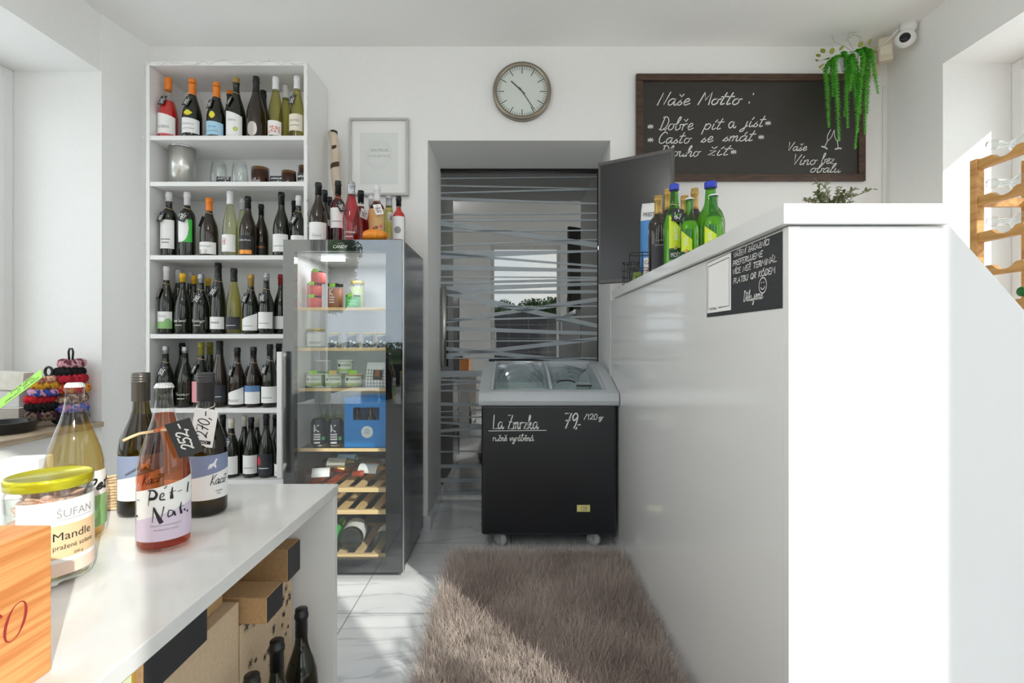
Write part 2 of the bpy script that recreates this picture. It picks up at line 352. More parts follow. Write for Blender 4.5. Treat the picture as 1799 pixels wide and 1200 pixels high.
OL0, OL1, OR0, OR1, OT0, OT1 = -.467, -.481, .545, .585, 2.164, 2.213
wb = MB().prism([(-2.7, YB), (OL0, YB), (OL1, 3.5), (-2.7, 3.5)], 'z', 0, ZC)
wb.prism([(2.7, YB), (OR0, YB), (OR1, 3.5), (2.7, 3.5)], 'z', 0, ZC)
wb.add([(OL0, YB, OT0), (OR0, YB, OT0), (OR1, 3.5, OT1), (OL1, 3.5, OT1), (OL0, YB, ZC), (OR0, YB, ZC), (OR1, 3.5, ZC), (OL1, 3.5, ZC)], [(0, 3, 2, 1), (4, 5, 6, 7), (0, 1, 5, 4), (1, 2, 6, 5), (2, 3, 7, 6), (3, 0, 4, 7)])
struct('wall_back', wb, WALL)
wl_ = MB().prism([(-2.05, 2.56), (-2.01, YB), (-2.7, YB), (-2.7, 2.56)], 'z', 0, ZC)
wl_.box(-2.7, -2.055, .1, 2.56, 0, .625).box(-2.7, -2.055, .1, 2.56, 2.40, ZC).box(-2.7, -2.055, -.8, .1, 0, ZC)
struct('wall_left', wl_, WALL)
wr = MB().box(2.08, 2.7, 2.473, YB, 0, ZC).box(2.08, 2.7, -.45, 2.473, 0, .90).box(2.08, 2.7, -.45, 2.473, 2.391, ZC).box(2.08, 2.7, -.705, -.45, 0, ZC).box(2.40, 2.7, -.8, -.705, 0, ZC)
struct('wall_right', wr, WALL)
wf = MB()
for a, b in ((-2.7, -2.0), (-.9, -.32), (.73, 1.40), (2.38, 2.7)): wf.box(a, b, -1.0, -.8, 0, ZC)
wf.box(-2.0, -.9, -1.0, -.8, 0, .45).box(-2.0, -.9, -1.0, -.8, 2.55, ZC).box(-.32, .73, -1.0, -.8, 2.5, ZC).box(1.40, 2.38, -1.0, -.8, 2.64, ZC).box(1.40, 2.38, -1.0, -.8, 0, .25)
struct('wall_front', wf, WALL)
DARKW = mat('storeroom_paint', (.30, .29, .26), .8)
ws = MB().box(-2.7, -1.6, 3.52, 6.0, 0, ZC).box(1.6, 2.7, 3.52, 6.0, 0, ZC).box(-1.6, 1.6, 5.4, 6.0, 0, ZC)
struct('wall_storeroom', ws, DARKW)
# baseboards of the doorway
TILEB = noisy('skirting_tile', (.52, .53, .56), (.64, .65, .67), 9, .2)
bb = MB().prism([(OL0 + .002, YB - .002), (OL0 + .016, YB - .002), (OL1 + .016, 3.46), (OL1 + .002, 3.46)], 'z', 0, .085)
struct('baseboard_doorway', bb, TILEB)
struct('baseboard_back', MB().box(-1.0, OL0 + .014, YB - .012, YB - .001, 0, .085), TILEB)
# cable trunking up the corner
tr_ = MB().box(2.05, 2.066, YB - .012, YB - .001, .0, 2.46)
struct('trim_1', tr_, PVC, bevel=.002)
# ---- windows
def window(name, x, y0, y1, z0, z1, side):
    """side +1: the light comes from -x, the frame faces +x"""
    f = MB(); d = .06
    def fr(a0, a1, b0, b1, w, x0, x1, mb):
        mb.box(x0, x1, a0, a0 + w, b0, b1).box(x0, x1, a1 - w, a1, b0, b1).box(x0, x1, a0 + w, a1 - w, b0, b0 + w).box(x0, x1, a0 + w, a1 - w, b1 - w, b1)
    xa, xb = sorted((x, x - side * d)); fr(y0, y1, z0, z1, .05, xa, xb, f)
    o = struct(name, f, PVC, bevel=.004)
    ym = (y0 + y1) / 2
    for a, b in ((y0 + .054, ym - .002), (ym + .002, y1 - .054)):
        s_ = MB(); xc, xd = sorted((x + side * .012, x - side * .05)); fr(a, b, z0 + .054, z1 - .054, .065, xc, xd, s_)
        so = struct('sash', s_, PVC, o, bevel=.005)
        xe = x - side * .03
        struct('pane', MB().box(xe - .003, xe + .003, a + .066, b - .066, z0 + .121, z1 - .121), G_PANE, so)
    return o
window('window_1', -2.49, .1, 2.559, .67, 2.399, 1)
window('window_2', 2.41, -.45, 2.472, .92, 2.39, -1)
def front_glazing(name, x0, x1, z0, z1, w, label=None):
    f = MB(); y0, y1 = -.93, -.87
    f.box(x0, x0 + w, y0, y1, z0, z1).box(x1 - w, x1, y0, y1, z0, z1).box(x0 + w, x1 - w, y0, y1, z0, z0 + w).box(x0 + w, x1 - w, y0, y1, z1 - w, z1)
    o = struct(name, f, PVC, bevel=.004)
    struct('pane', MB().box(x0 + w, x1 - w, -.903, -.897, z0 + w, z1 - w), G_PANE, o)
    return o
front_glazing('window_3', -2.0, -.9, .45, 2.55, .05)
front_glazing('window_4', 1.40, 2.38, .25, 2.64, .012)
d2 = front_glazing('door_2', -.32, .73, 0, 2.5, .05)
struct('door_handle', MB().tube([(-.25, -.84, .95), (-.25, -.80, .95), (-.25, -.80, 1.25), (-.25, -.84, 1.25)], .012), STEEL, d2)
# ---- the frosted glass door at the back
G_DOOR = glass('tinted_door_glass', (.30, .30, .27), (.2, .2, .19), rough=.01, refl=7)
FILM = bpy.data.materials.new('frosted_film'); FILM.use_nodes = True
fn, fl = FILM.node_tree.nodes, FILM.node_tree.links; fb = fn['Principled BSDF']
fb.inputs['Base Color'].default_value = (.60, .66, .71, 1); fb.inputs['Roughness'].default_value = .5
ft = fn.new('ShaderNodeBsdfTransparent'); fm = fn.new('ShaderNodeMixShader'); fm.inputs[0].default_value = .72
fl.new(ft.outputs[0], fm.inputs[1]); fl.new(fb.outputs[0], fm.inputs[2]); fl.new(fm.outputs[0], fn['Material Output'].inputs[0])
YD = 3.44
d1 = struct('door_1', MB().box(OL1 - .05, OR1 + .05, 3.452, 3.46, .012, 2.19), G_DOOR)
struct('door_rail', MB().box(OL1, OR1, 3.43, 3.48, 2.188, 2.212), mat('dark_rail', (.02, .02, .02), .4), d1)
struct('door_edge', MB().box(OR1 - .012, OR1, 3.445, 3.465, .01, 2.19), mat('dark_rail', (.02, .02, .02), .4), d1)
struct('door_sill', MB().box(OL1, OR1, 3.445, 3.47, 0, .012), STEEL, d1)
fm_ = MB()
def cp(v): return ZZ(v / 2.7917 + 230, YD)
def c8(v): return ZZ(v / 4.62 + 640, YD)
for a, b, c, d in [(228,235,222,226),(262,271,279,284),(300,307,278,288),(322,337,352,360),(405,412,398,406),(432,442,432,440),(440,464,546,572),(487,494,483,490),(558,566,528,534),(588,628,584,592),(594,606,658,668),(655,682,678,692),(712,718,714,722),(738,752,722,735),(762,790,742,756),(784,800,780,796),(770,800,946,966),(860,866,855,862),(930,946,816,836),(926,934,905,914),(958,978,985,1002),(1028,1034,1026,1032),(1096,1116,1010,1030),(1056,1074,1130,1150),(1112,1118,1112,1118)]:
    fm_.add([(OL1, YD + .008, cp(b)), (OR1 - .012, YD + .008, cp(d)), (OR1 - .012, YD + .008, cp(c)), (OL1, YD + .008, cp(a))], [(0, 1, 2, 3)])
for a, b, c, d in [(55,108,40,80),(118,132,180,200),(208,222,204,214),(310,336,350,380),(425,436,428,438),(465,482,560,590),(530,556,430,460),(575,586,620,634),(705,718,700,712),(815,845,810,836),(925,962,930,955),(1035,1066,1035,1066),(160,172,100,112),(380,390,330,345)]:
    fm_.add([(OL1, YD + .008, c8(b)), (OR1 - .012, YD + .008, c8(d)), (OR1 - .012, YD + .008, c8(c)), (OL1, YD + .008, c8(a))], [(0, 1, 2, 3)])
struct('frosted_film', fm_, FILM, d1)
hb = MB().tube([(XX(781, 3.42), 3.40, ZZ(504, 3.40)), (XX(781, 3.42), 3.40, ZZ(645, 3.40))], .017, 14)
for z in (ZZ(525, 3.4), ZZ(625, 3.4)): hb.tube([(XX(781, 3.42), 3.40, z), (XX(781, 3.42), 3.452, z)], .008)
struct('door_handle', hb, STEEL, d1)
# ---- outside, seen only through glass and in reflections
struct('pavement', MB().box(-30, 30, -40, -1.01, -.3, -.12), noisy('paving', (.34, .33, .31), (.42, .41, .39), 3, .8))
LEAFD = noisy('dark_leaves', (.02, .06, .015), (.07, .14, .03), 6, .6)
def leaf_cloud(mb, c, rad, n, size, rnd, mi=0):
    for i in range(n):
        while True:
            p = Vector((rnd.uniform(-1, 1), rnd.uniform(-1, 1), rnd.uniform(-1, 1)))
            if p.length < 1: break
        p = Vector((c[0] + p.x * rad[0], c[1] + p.y * rad[1], c[2] + p.z * rad[2]))
        u = Vector((rnd.uniform(-1, 1), rnd.uniform(-1, 1), rnd.uniform(-1, 1))).normalized() * size; w = u.orthogonal().normalized() * size * .4
        mb.add([p - u, p + w, p + u, p - w], [(0, 1, 2, 3)], mi)
rn = random.Random(3)
hg = MB().box(-14, 14, -12.0, -11.4, -.12, .8)
for i in range(60): leaf_cloud(hg, (-14 + i * .47, -11.7, .75), (.5, .5, .3), 220, .07, rn)
tag(hg.build('hedge', LEAFD, recalc=False), 'long dark green hedge across the street from the shop', 'hedge', kind='stuff')
def tree(x, y, h, r, label):
    t = thing('tree', label, 'tree', (x, y, -.12))
    part(MB().tube([(0, 0, 0), (.05, 0, h * .4), (.0, .05, h * .75)], [.16, .13, .06], 10), 'trunk', noisy('bark', (.10, .07, .05), (.18, .14, .10), 20, .9), t)
    cr_ = MB()
    for k in range(22): leaf_cloud(cr_, (rn.uniform(-r, r) * .7, rn.uniform(-r, r) * .6, h * .62 + rn.uniform(-r, r) * .8), (r * .45, r * .45, r * .36), 420, .055, rn)
    for k in range(9): cr_.lathe([(0, -.5 * r), (.35 * r, -.35 * r), (.5 * r, 0), (.35 * r, .35 * r), (0, .5 * r)], 9, 0, Matrix.Translation((rn.uniform(-r, r) * .5, rn.uniform(-r, r) * .4, h * .62 + rn.uniform(-r, r) * .55)), False)
    part(cr_, 'crown', LEAFD, t, recalc=False)
tree(-3.75, -5.2, 4.0, .75, 'leafy tree standing outside nearest the shop front')
sh = thing('garden_shrub', 'broad green shrub growing behind the dark garden wall outside', 'shrub', (.4, -9.95, -.12))
m = MB()
for k in range(16): leaf_cloud(m, (rn.uniform(-1.3, 1.3), rn.uniform(-.3, .3), 1.6 + rn.uniform(0, .75)), (.45, .35, .35), 420, .06, rn)
part(m, 'foliage', LEAFD, sh, recalc=False); part(MB().tube([(0, 0, 0), (0, .03, 1.0), (.1, 0, 1.8)], [.06, .05, .03], 8), 'stem', noisy('bark', (.10, .07, .05), (.18, .14, .10), 20, .9), sh)
gw = MB().box(-1.3, 2.2, -9.0, -8.9, -.12, 1.92)
for k in range(6): gw.box(-1.3 + k * .6, -1.29 + k * .6, -8.8999, -8.898, -.12, 1.92, 1)
for k in range(4): gw.box(-1.3, 2.2, -8.8999, -8.8985, .3 + k * .42, .31 + k * .42, 1)
tag(gw.build('garden_wall', [mat('dark_panel', (.03, .03, .035), .4), GREYINK], recalc=False), 'dark panelled garden wall across the street from the entrance', 'wall')

# ------------------------------------------------------------------ counter, bar shelf
XL = .54
ct = thing('counter', 'tall glossy white bar counter with a sloping end panel', 'counter', (0, 0, 0))
part(MB().box(XL, XL + .02, 1.022, 2.799, 0, 1.274), 'side_panel', LAM, ct, bevel=.001)
GAP = mat('dark_gap', (.05, .05, .05), .6)
part(MB().box(XL + .004, XL + .022, 1.0185, 1.0215, 0, 1.272), 'edge_strip', GAP, ct)
part(MB().box(XL - .002, XL + .022, .996, 1.018, 0, 1.2745), 'corner_post', LAM, ct, bevel=.001)
part(MB().prism([(XL + .0225, 0), (1.45, 0), (1.45, .90), (1.182, .90), (.853, 1.274), (XL + .0225, 1.274)], 'y', .997, 1.018), 'end_panel', mat('white_end_panel', (.80, .80, .81), .22), ct, bevel=.001)
part(MB().box(XL + .02, .82, 1.03, 2.70, 0, .06), 'plinth', WHITE, ct)
part(MB().box(.80, .82, 1.03, 2.70, .06, 1.274), 'rear_panel', WHITE, ct)
part(MB().box(XL - .002, XL + .020, 2.80, 2.836, 0, 1.274), 'far_post', PVC, ct)
bs = MB().box(.523, .846, .985, 2.69, 1.2766, 1.316).build('bar_shelf', LAM, bevel=.0015)
tag(bs, 'thick white shelf board lying along the top of the tall counter', 'shelf')
wk = thing('back_cabinet', 'low white cabinet behind the counter under the bottle rack', 'cabinet', (1.56, 1.15, 0))
part(MB().box(0, .51, 0, 1.3, .08, .87), 'carcass', WHITE, wk); part(MB().box(-.02, .512, -.01, 1.31, .871, .91), 'worktop', OAK, wk, bevel=.002)
part(MB().box(.05, .5, .02, 1.28, 0, .08), 'plinth', BLACK, wk)

# ---- payment sign on the counter face
sg = MB(); U0, SW, SZ0, SH = 1.417, .396, 1.1165, .154
SM = plane_map((XL - .0012, U0, SZ0), (0, -1, 0), (0, 0, 1), (-1, 0, 0))
sg.add([SM(.0, 0), SM(SW, 0), SM(SW, SH), SM(.158, SH), SM(.0, SH - .004)], [(0, 1, 2, 3, 4)], 0)
sg.strip(.004, .158, lambda t: .011, lambda t: SH - .006 + .004 * t / .158, SM, 1, 6, .0006)
for p in ([(.022, .022), (.010, .022), (.012, .138), (.148, .142), (.148, .022), (.082, .022)],): sg.ribbon(p, .0022, SM, 2, .0010)
printed(sg, 'QR Platba', .026, .07, .018, .007, SM, 2, .0012)
for t, a, b, z, h in (('VÁŽENÍ ZÁKAZNÍCI', .172, .345, .137, .0115), ('PREFERUJEME', .167, .317, .1165, .012), ('VÍCE NEŽ TERMINÁL', .167, .375, .0965, .012), ('PLATBU QR KÓDEM', .171, .37, .074, .0125), ('Děkujeme', .225, .318, .026, .024)):
    pen(sg, t, a, b, z, h, SM, 3, .0021, .12)
sg.ring(.318, .054, .0165, .0022, SM, 3, .001); sg.ring(.318, .055, .0095, .002, SM, 3, .001, 10, PI * 1.15, PI * 1.85)
for dx in (-.005, .005): sg.disc(.318 + dx, .060, .0017, SM, 3, 6, .001)
tag(sg.build('payment_sign', [SLATE, PAPER, INK, CHALK], recalc=False), 'black payment notice with chalk lettering and a white paper stuck on the counter', 'sign')

# ------------------------------------------------------------------ chalkboard, clock, picture on the back wall
cb = thing('chalkboard', 'brown framed chalkboard with a handwritten motto on the back wall', 'chalkboard', at(1317, 226, YB - .003))
bw, bh = (1517 - 1117) / 900 * YB / 2, (320 - 133) / 900 * YB / 2
t_ = .038
part(MB().box(-bw, bw, -.022, 0, bh - t_, bh).box(-bw, bw, -.022, 0, -bh, -bh + t_).box(-bw, -bw + t_, -.022, 0, -bh + t_, bh - t_).box(bw - t_, bw, -.022, 0, -bh + t_, bh - t_), 'frame', FRAMEW, cb, bevel=.003)
BOARD = mat('chalkboard_black', (.030, .026, .022), .45)
bd = MB(); bd.box(-bw + t_, bw - t_, -.010, -.002, -bh + t_, bh - t_)
YW = YB - .003 - .0105; o_ = cb.location
BM = lambda a, b, e=0: Vector((XX(a, YW) - o_.x, -.0106 - e, ZZ(b, YW) - o_.z))
BM2 = lambda a, b, e=0: BM(a, -b, e)
def bt(t, x0, x1, base, h, sl=.28, w=1.5, rise=0): pen(bd, t, x0, x1, -base, h, BM2, 1, w, sl, .0008, rise)
bt('Naše', 1154, 1211, 185, 23, .3, 1.7); bt('Motto :', 1226, 1321, 184, 22, .3, 2.0)
bt('Dobře', 1157, 1217, 228.5, 23); bt('pít', 1235, 1267, 227.5, 20); bt('a', 1279, 1292, 225, 22, .1, 1.7); bt('jíst', 1306, 1341, 223, 20)
bt('Často', 1155, 1212, 252, 20); bt('se', 1231, 1252, 250, 20); bt('smát', 1269, 1323, 248, 19)
bt('Dlouho', 1158, 1228, 275, 19); bt('žít', 1242, 1280, 273, 18)
for x, y in ((1143, 223), (1349.5, 217), (1143, 246.5), (1337.5, 241.5), (1289, 267.5)): bt('*', x - 6, x + 6, y + 6, 13, .0, 1.3)
bt('Vaše', 1382, 1417, 265, 15, .3, 1.3); bt('Víno', 1391, 1433, 289.5, 18, .3, 1.3); bt('bez', 1442, 1465, 288, 19, .3, 1.3); bt('obalu', 1422, 1476, 303, 16, .35, 1.3)
for gx, gy, a in ((1449, 259, .42), (1473, 261, -.12)):          # two drawn wine flutes
    rot = lambda x, y: (gx + x * math.cos(a) + y * math.sin(a), -gy - x * math.sin(a) + y * math.cos(a))
    bd.ribbon([rot(0, 0), rot(0, 13)], 1.3, BM2, 1, .0008); bd.ribbon([rot(-5, -.5), rot(0, .3), rot(5, -.5)], 2.4, BM2, 1, .0008)
    bd.ribbon(smooth([rot(-3, 33), rot(-3.6, 22), rot(-1.5, 15), rot(0, 13), rot(1.5, 15), rot(3.6, 22), rot(3, 33)]), 1.1, BM2, 1, .0008)
part(bd, 'board', [BOARD, CHALK], cb, recalc=False)

ck = thing('wall_clock', 'round steel rimmed wall clock above the glass door', 'clock', at(917.5, 163.5, YB - .002))
RC = 51 / 900 * YB; R90 = Matrix.Rotation(PI / 2, 4, 'X')
part(MB().lathe([(RC * .86, .030), (RC * .90, .036), (RC * .97, .034), (RC, .026), (RC, 0), (RC * .86, 0), (RC * .86, .03)], 64, 0, R90, caps=False), 'rim', mat('clock_rim', lin(150, 142, 128), .32, .9), ck)
fc = MB().lathe([(0, .018), (RC * .87, .018)], 48, 0, R90, smooth=False, caps=False)
CM = plane_map((0, -.0185, 0), (1, 0, 0), (0, 0, 1), (0, -1, 0))
for k in range(60):
    a = 2 * PI * k / 60; big = k % 5 == 0; r0, r1 = (RC * .62, RC * .84) if big else (RC * .75, RC * .84)
    fc.ribbon([(r0 * math.sin(a), r0 * math.cos(a)), (r1 * math.sin(a), r1 * math.cos(a))], .0042 if big else .0022, CM, 1, .0004)
part(fc, 'dial', [mat('clock_dial', (.76, .78, .75), .5), INK], ck, recalc=False)
for nm, ang, ln, tail, w in (('hour_hand', -47, .50, .12, .0055), ('minute_hand', 146, .74, .16, .004)):
    a = math.radians(ang)
    part(MB().ribbon([(-tail * RC * math.sin(a), -tail * RC * math.cos(a)), (ln * RC * math.sin(a), ln * RC * math.cos(a))], w, CM, 0, .003 if nm[0] == 'h' else .004), nm, INK, ck)
part(MB().lathe([(RC * .86, .0285), (0, .0285)], 48, 0, R90, smooth=False, caps=False), 'cover_glass', G_PANE, ck)

pf = thing('picture_frame', 'pale framed print hanging on the wall over the drinks fridge', 'picture', at(667.5, 277.5, YB - .002))
pw, ph = 51.5 / 900 * YB, 67.5 / 900 * YB; q = .013
part(MB().box(-pw, pw, -.026, 0, ph - q, ph).box(-pw, pw, -.026, 0, -ph, -ph + q).box(-pw, -pw + q, -.026, 0, -ph + q, ph - q).box(pw - q, pw, -.026, 0, -ph + q, ph - q), 'frame', mat('pale_grey_wood', (.50, .50, .49), .4), pf, bevel=.002)
mb = MB().box(-pw + q, pw - q, -.012, -.004, -ph + q, ph - q)
PM = plane_map((0, -.0122, 0), (1, 0, 0), (0, 0, 1), (0, -1, 0))
mb.strip(-.105, .105, -.15, .135, PM, 1, 2, .0004)
printed(mb, 'SHUTRON', -.045, .05, .03, .016, PM, 2, .0008); pen(mb, 'vinarna', -.06, .06, .0, .024, PM, 2, .0014)
for k in range(24):
    a = 2 * PI * k / 24; mb.ribbon(smooth([(.055 * math.cos(a), .012 + .05 * math.sin(a)), (.075 * math.cos(a + .2), .012 + .066 * math.sin(a + .2)), (.066 * math.cos(a + .35), .012 + .085 * math.sin(a + .35))], 3), .0016, PM, 3, .0008)
part(mb, 'print', [PAPER, mat('print_grey', (.74, .76, .75), .6), GREYINK, mat('pale_grey_ink', (.56, .57, .57), .6)], pf, recalc=False)

# ------------------------------------------------------------------ chest freezer
fz = thing('ice_cream_freezer', 'black chest freezer with a sloping glass lid standing in the doorway', 'freezer', (.186, 2.89, 0))
hx, fy, ry = .340, -.31, .31
def rbox(mb, x0, x1, y0, y1, z0, z1, r, mi=0, n=5):
    pts = []
    for cx, cy, a0 in ((x1 - r, y1 - r, 0), (x0 + r, y1 - r, 90), (x0 + r, y0 + r, 180), (x1 - r, y0 + r, 270)):
        pts += [(cx + r * math.cos(math.radians(a0 + 90 * i / n)), cy + r * math.sin(math.radians(a0 + 90 * i / n))) for i in range(n + 1)]
    return mb.prism(pts, 'z', z0, z1, mi)
FB = mat('freezer_black', (.017, .018, .021), .33)
shell = MB()
for x0, x1, y0, y1 in ((-hx, hx, fy, fy + .05), (-hx, hx, ry - .05, ry), (-hx, -hx + .05, fy + .05, ry - .05), (hx - .05, hx, fy + .05, ry - .05)): shell.box(x0, x1, y0, y1, .075, .728)
shell.box(-hx + .05, hx - .05, fy + .05, ry - .05, .075, .12)
body = part(shell, 'body', FB, fz, bevel=.012, seg=3)
part(MB().box(-hx + .05, hx - .05, fy + .05, ry - .05, .55, .57).box(-hx + .05, -hx + .06, fy + .06, ry - .06, .43, .75).box(hx - .06, hx - .05, fy + .06, ry - .06, .43, .75).box(-hx + .05, hx - .05, fy + .05, fy + .06, .43, .75).box(-hx + .05, hx - .05, ry - .06, ry - .05, .43, .80), 'liner', mat('freezer_liner', (.78, .84, .83), .4), fz)
gy = mat('lid_grey', (.52, .55, .58), .35)
def prof(y):      # height of the lid's back-rising curve at depth y
    t = (y - fy) / (ry - fy); return .790 + .135 * (1 - (1 - t) ** 1.7)
ys = [fy - .012 + (ry - fy + .024) * i / 12 for i in range(13)]
lid = MB()
for x0, x1 in ((-hx - .012, -hx + .045), (hx - .045, hx + .010)):
    lid.prism([(ys[0], .726), (ys[0] - .008, .752)] + [(y, prof(max(fy, min(ry, y)))) for y in ys] + [(ys[-1], .726)], 'x', x0, x1)
lid.prism([(fy - .012, .726), (fy - .022, .752), (fy - .014, .782), (fy + .006, .796), (fy + .05, .806), (fy + .05, .726)], 'x', -hx + .045, hx - .045)
lid.box(-hx + .045, hx - .045, ry - .04, ry + .012, .726, .928)
lid = part(lid, 'lid_frame', gy, fz, bevel=.010, seg=3)
for nm, xa, xb, dz in (('lid_pane', -hx + .046, .02, .004), ('lid_pane', -.02, hx - .046, -.012)):
    g = MB(); vs = []; N = 12
    for i in range(N + 1):
        y = fy + .05 + (ry - .04 - fy - .05) * i / N; vs += [(xa, y, prof(y) + dz), (xb, y, prof(y) + dz), (xb, y, prof(y) + dz - .004), (xa, y, prof(y) + dz - .004)]
    g.add(vs, [(4 * i + a, 4 * i + b, 4 * i + 4 + b, 4 * i + 4 + a) for i in range(N) for a, b in ((0, 1), (1, 2), (2, 3), (3, 0))], 0, True)
    pn = part(g, nm, glass('lid_glass', (.95, .98, .98), (.8, .86, .87), refl=1.2), fz)
    for x0, x1 in ((xa, xa + .014), (xb - .014, xb)):
        r = MB(); r.prism([(y_, prof(y_) + dz + .003) for y_ in [fy + .05 + (ry - .04 - fy - .05) * i / N for i in range(N + 1)]] + [(y_, prof(y_) + dz - .006) for y_ in [fy + .05 + (ry - .04 - fy - .05) * i / N for i in range(N + 1)][::-1]], 'x', x0, x1)
        part(r, 'pane_edge', gy, pn)
hd = MB(); yh = fy + .13
hd.tube([(.10 + .045 * math.cos(a), yh + .03 * math.sin(a), prof(yh) - .002 + .02 * math.sin(a) * .5) for a in [i * PI / 12 for i in range(13)]], .004, 8)
hd.box(.15, .23, fy + .085, fy + .115, prof(fy + .1) - .010, prof(fy + .1) - .002)
part(hd, 'lid_handle', BLACK, fz)
FMp = plane_map((0, fy - .0005, 0), (1, 0, 0), (0, 0, 1), (0, -1, 0)); Yf = fz.location.y + fy
fx = lambda px: XX(px, Yf) - fz.location.x
wr_ = MB()
k_ = Yf / 900
pen(wr_, 'La Zmrzka', fx(866), fx(946), ZZ(753.4, Yf), 24 * k_, FMp, 0, 1.7 * k_, .05); wr_.ribbon([(fx(859), ZZ(757, Yf)), (fx(960), ZZ(756, Yf))], 1.2 * k_, FMp, 0, .0008)
pen(wr_, 'ručně vyráběná', fx(866), fx(938), ZZ(774.5, Yf), 12 * k_, FMp, 0, 1.3 * k_, .05)
pen(wr_, '79', fx(989), fx(1014), ZZ(752, Yf), 26 * k_, FMp, 0, 2.3 * k_, .15); pen(wr_, ',-', fx(1012), fx(1020), ZZ(752, Yf), 13 * k_, FMp, 0, 2 * k_, .1)
pen(wr_, '/120', fx(1026), fx(1050), ZZ(737, Yf), 10 * k_, FMp, 0, 1.3 * k_, .05); pen(wr_, 'gr', fx(1052), fx(1061), ZZ(737, Yf), 9 * k_, FMp, 0, 1.2 * k_, .05)
part(wr_, 'chalk_writing', CHALK, body, recalc=False)
st_ = MB().strip(fx(1014), fx(1037), ZZ(899, Yf), ZZ(887, Yf), FMp, 0, 2, .0008)
printed(st_, '128', fx(1022), fx(1032), ZZ(897, Yf), 8 * k_, FMp, 1, .0012)
part(st_, 'sticker', [mat('pale_yellow', lin(232, 222, 140), .6), GREYINK], body, recalc=False)
for sx in (-.245, .235):
    for sy in (fy + .06, ry - .06):
        w = MB().tube([(sx - .006, sy - .010, .035), (sx + .006, sy + .010, .035)], .034, 20)
        cst = part(w, 'caster', mat('caster_grey', (.55, .56, .57), .4), fz)
        part(MB().box(sx - .012, sx + .004, sy - .0165, sy - .0135, .03, .072).box(sx - .004, sx + .012, sy + .0135, sy + .0165, .03, .072).box(sx - .02, sx + .02, sy - .02, sy + .02, .070, .076), 'fork', STEEL, cst)

# ------------------------------------------------------------------ shaggy rug
rg = MB(); rx0, rx1, ry0, ry1 = -.285, .512, .55, 2.46; N1, N2 = 24, 48
vs = [(rx0 + (rx1 - rx0) * i / N1, ry0 + (ry1 - ry0) * j / N2, .006 + .004 * math.sin(i * 1.3 + j * .7)) for j in range(N2 + 1) for i in range(N1 + 1)]
rg.add(vs, [(j * (N1 + 1) + i, j * (N1 + 1) + i + 1, (j + 1) * (N1 + 1) + i + 1, (j + 1) * (N1 + 1) + i) for j in range(N2) for i in range(N1)])
RUGM = noisy('taupe_pile', lin(168, 152, 144), lin(204, 190, 181), 4, .9, lo=.35, hi=.7)
rug = rg.build('rug', RUGM, recalc=False)
tag(rug, 'shaggy taupe rug lying on the marble floor beside the counter', 'rug')
pm = rug.modifiers.new('pile', 'PARTICLE_SYSTEM'); ps = pm.particle_system.settings
ps.type = 'HAIR'; ps.count = 130000; ps.hair_length = .016; ps.hair_step = 3; ps.render_step = 3; ps.display_step = 2
ps.brownian_factor = .012; ps.normal_factor = .012; ps.tangent_factor = .0; ps.factor_random = .012; ps.length_random = .5
ps.root_radius = 1; ps.tip_radius = .5; ps.radius_scale = .0013; ps.child_type = 'NONE'; ps.use_advanced_hair = True
pm.particle_system.seed = 4
# ------------------------------------------------------------------ bottles
KINDS = {   # outline as (radius share, height share); body radius; foot of the capsule
 'burgundy': ([(.0,.0),(.80,.0),(.97,.012),(1,.03),(1,.40),(.985,.45),(.90,.53),(.72,.61),(.52,.68),(.40,.74),(.355,.80),(.345,.93),(.40,.935),(.40,.965),(.36,.97),(.36,1.0),(.0,1.0)], .0405),
 'bordeaux': ([(.0,.0),(.82,.0),(.97,.012),(1,.03),(1,.60),(.97,.64),(.82,.69),(.55,.73),(.42,.76),(.38,.80),(.375,.93),(.43,.935),(.43,.965),(.39,.97),(.39,1.0),(.0,1.0)], .0375),
 'riesling': ([(.0,.0),(.82,.0),(.97,.012),(1,.03),(1,.38),(.95,.47),(.82,.57),(.66,.66),(.51,.75),(.42,.82),(.39,.93),(.44,.935),(.44,.965),(.40,.97),(.40,1.0),(.0,1.0)], .0375),
 'sparkling': ([(.0,.0),(.80,.0),(.97,.012),(1,.03),(1,.38),(.97,.43),(.86,.51),(.68,.60),(.50,.68),(.38,.75),(.33,.82),(.32,.90),(.37,.905),(.37,.93),(.34,.935),(.34,.985),(.30,1.0),(.0,1.0)], .0455),
 'crown': ([(.0,.0),(.82,.0),(.97,.012),(1,.03),(1,.43),(.975,.48),(.86,.58),(.66,.68),(.47,.77),(.36,.84),(.315,.90),(.30,.965),(.335,.967),(.335,.985),(.29,.987),(.29,.995),(.0,.995)], .0455),
 'juice': ([(.0,.0),(.85,.0),(.97,.015),(1,.04),(1,.50),(.96,.55),(.80,.63),(.56,.69),(.44,.74),(.40,.80),(.36,.90),(.36,1.0),(.0,1.0)], .042),
 'small': ([(.0,.0),(.85,.0),(.97,.02),(1,.05),(1,.50),(.94,.56),(.70,.65),(.50,.70),(.44,.76),(.40,.90),(.42,.96),(.40,1.0),(.0,1.0)], .031),
}
def rad_at(prof, t):
    for (r0, z0), (r1, z1) in zip(prof, prof[1:]):
        if z0 <= t <= z1 and z1 > z0: return r0 + (r1 - r0) * (t - z0) / (z1 - z0)
    return prof[-2][0]
CACHE = {}
def shared(key, fn):
    if key not in CACHE: CACHE[key] = fn()
    return CACHE[key]
def inst(key, name, fn, mats, parent, recalc=True):
    """a part whose mesh is shared with its look-alikes"""
    if key in CACHE:
        o = bpy.data.objects.new(name, CACHE[key]); C.objects.link(o); o.parent = parent; return o
    o = fn().build(name, mats, parent, recalc=recalc); CACHE[key] = o.data; return o
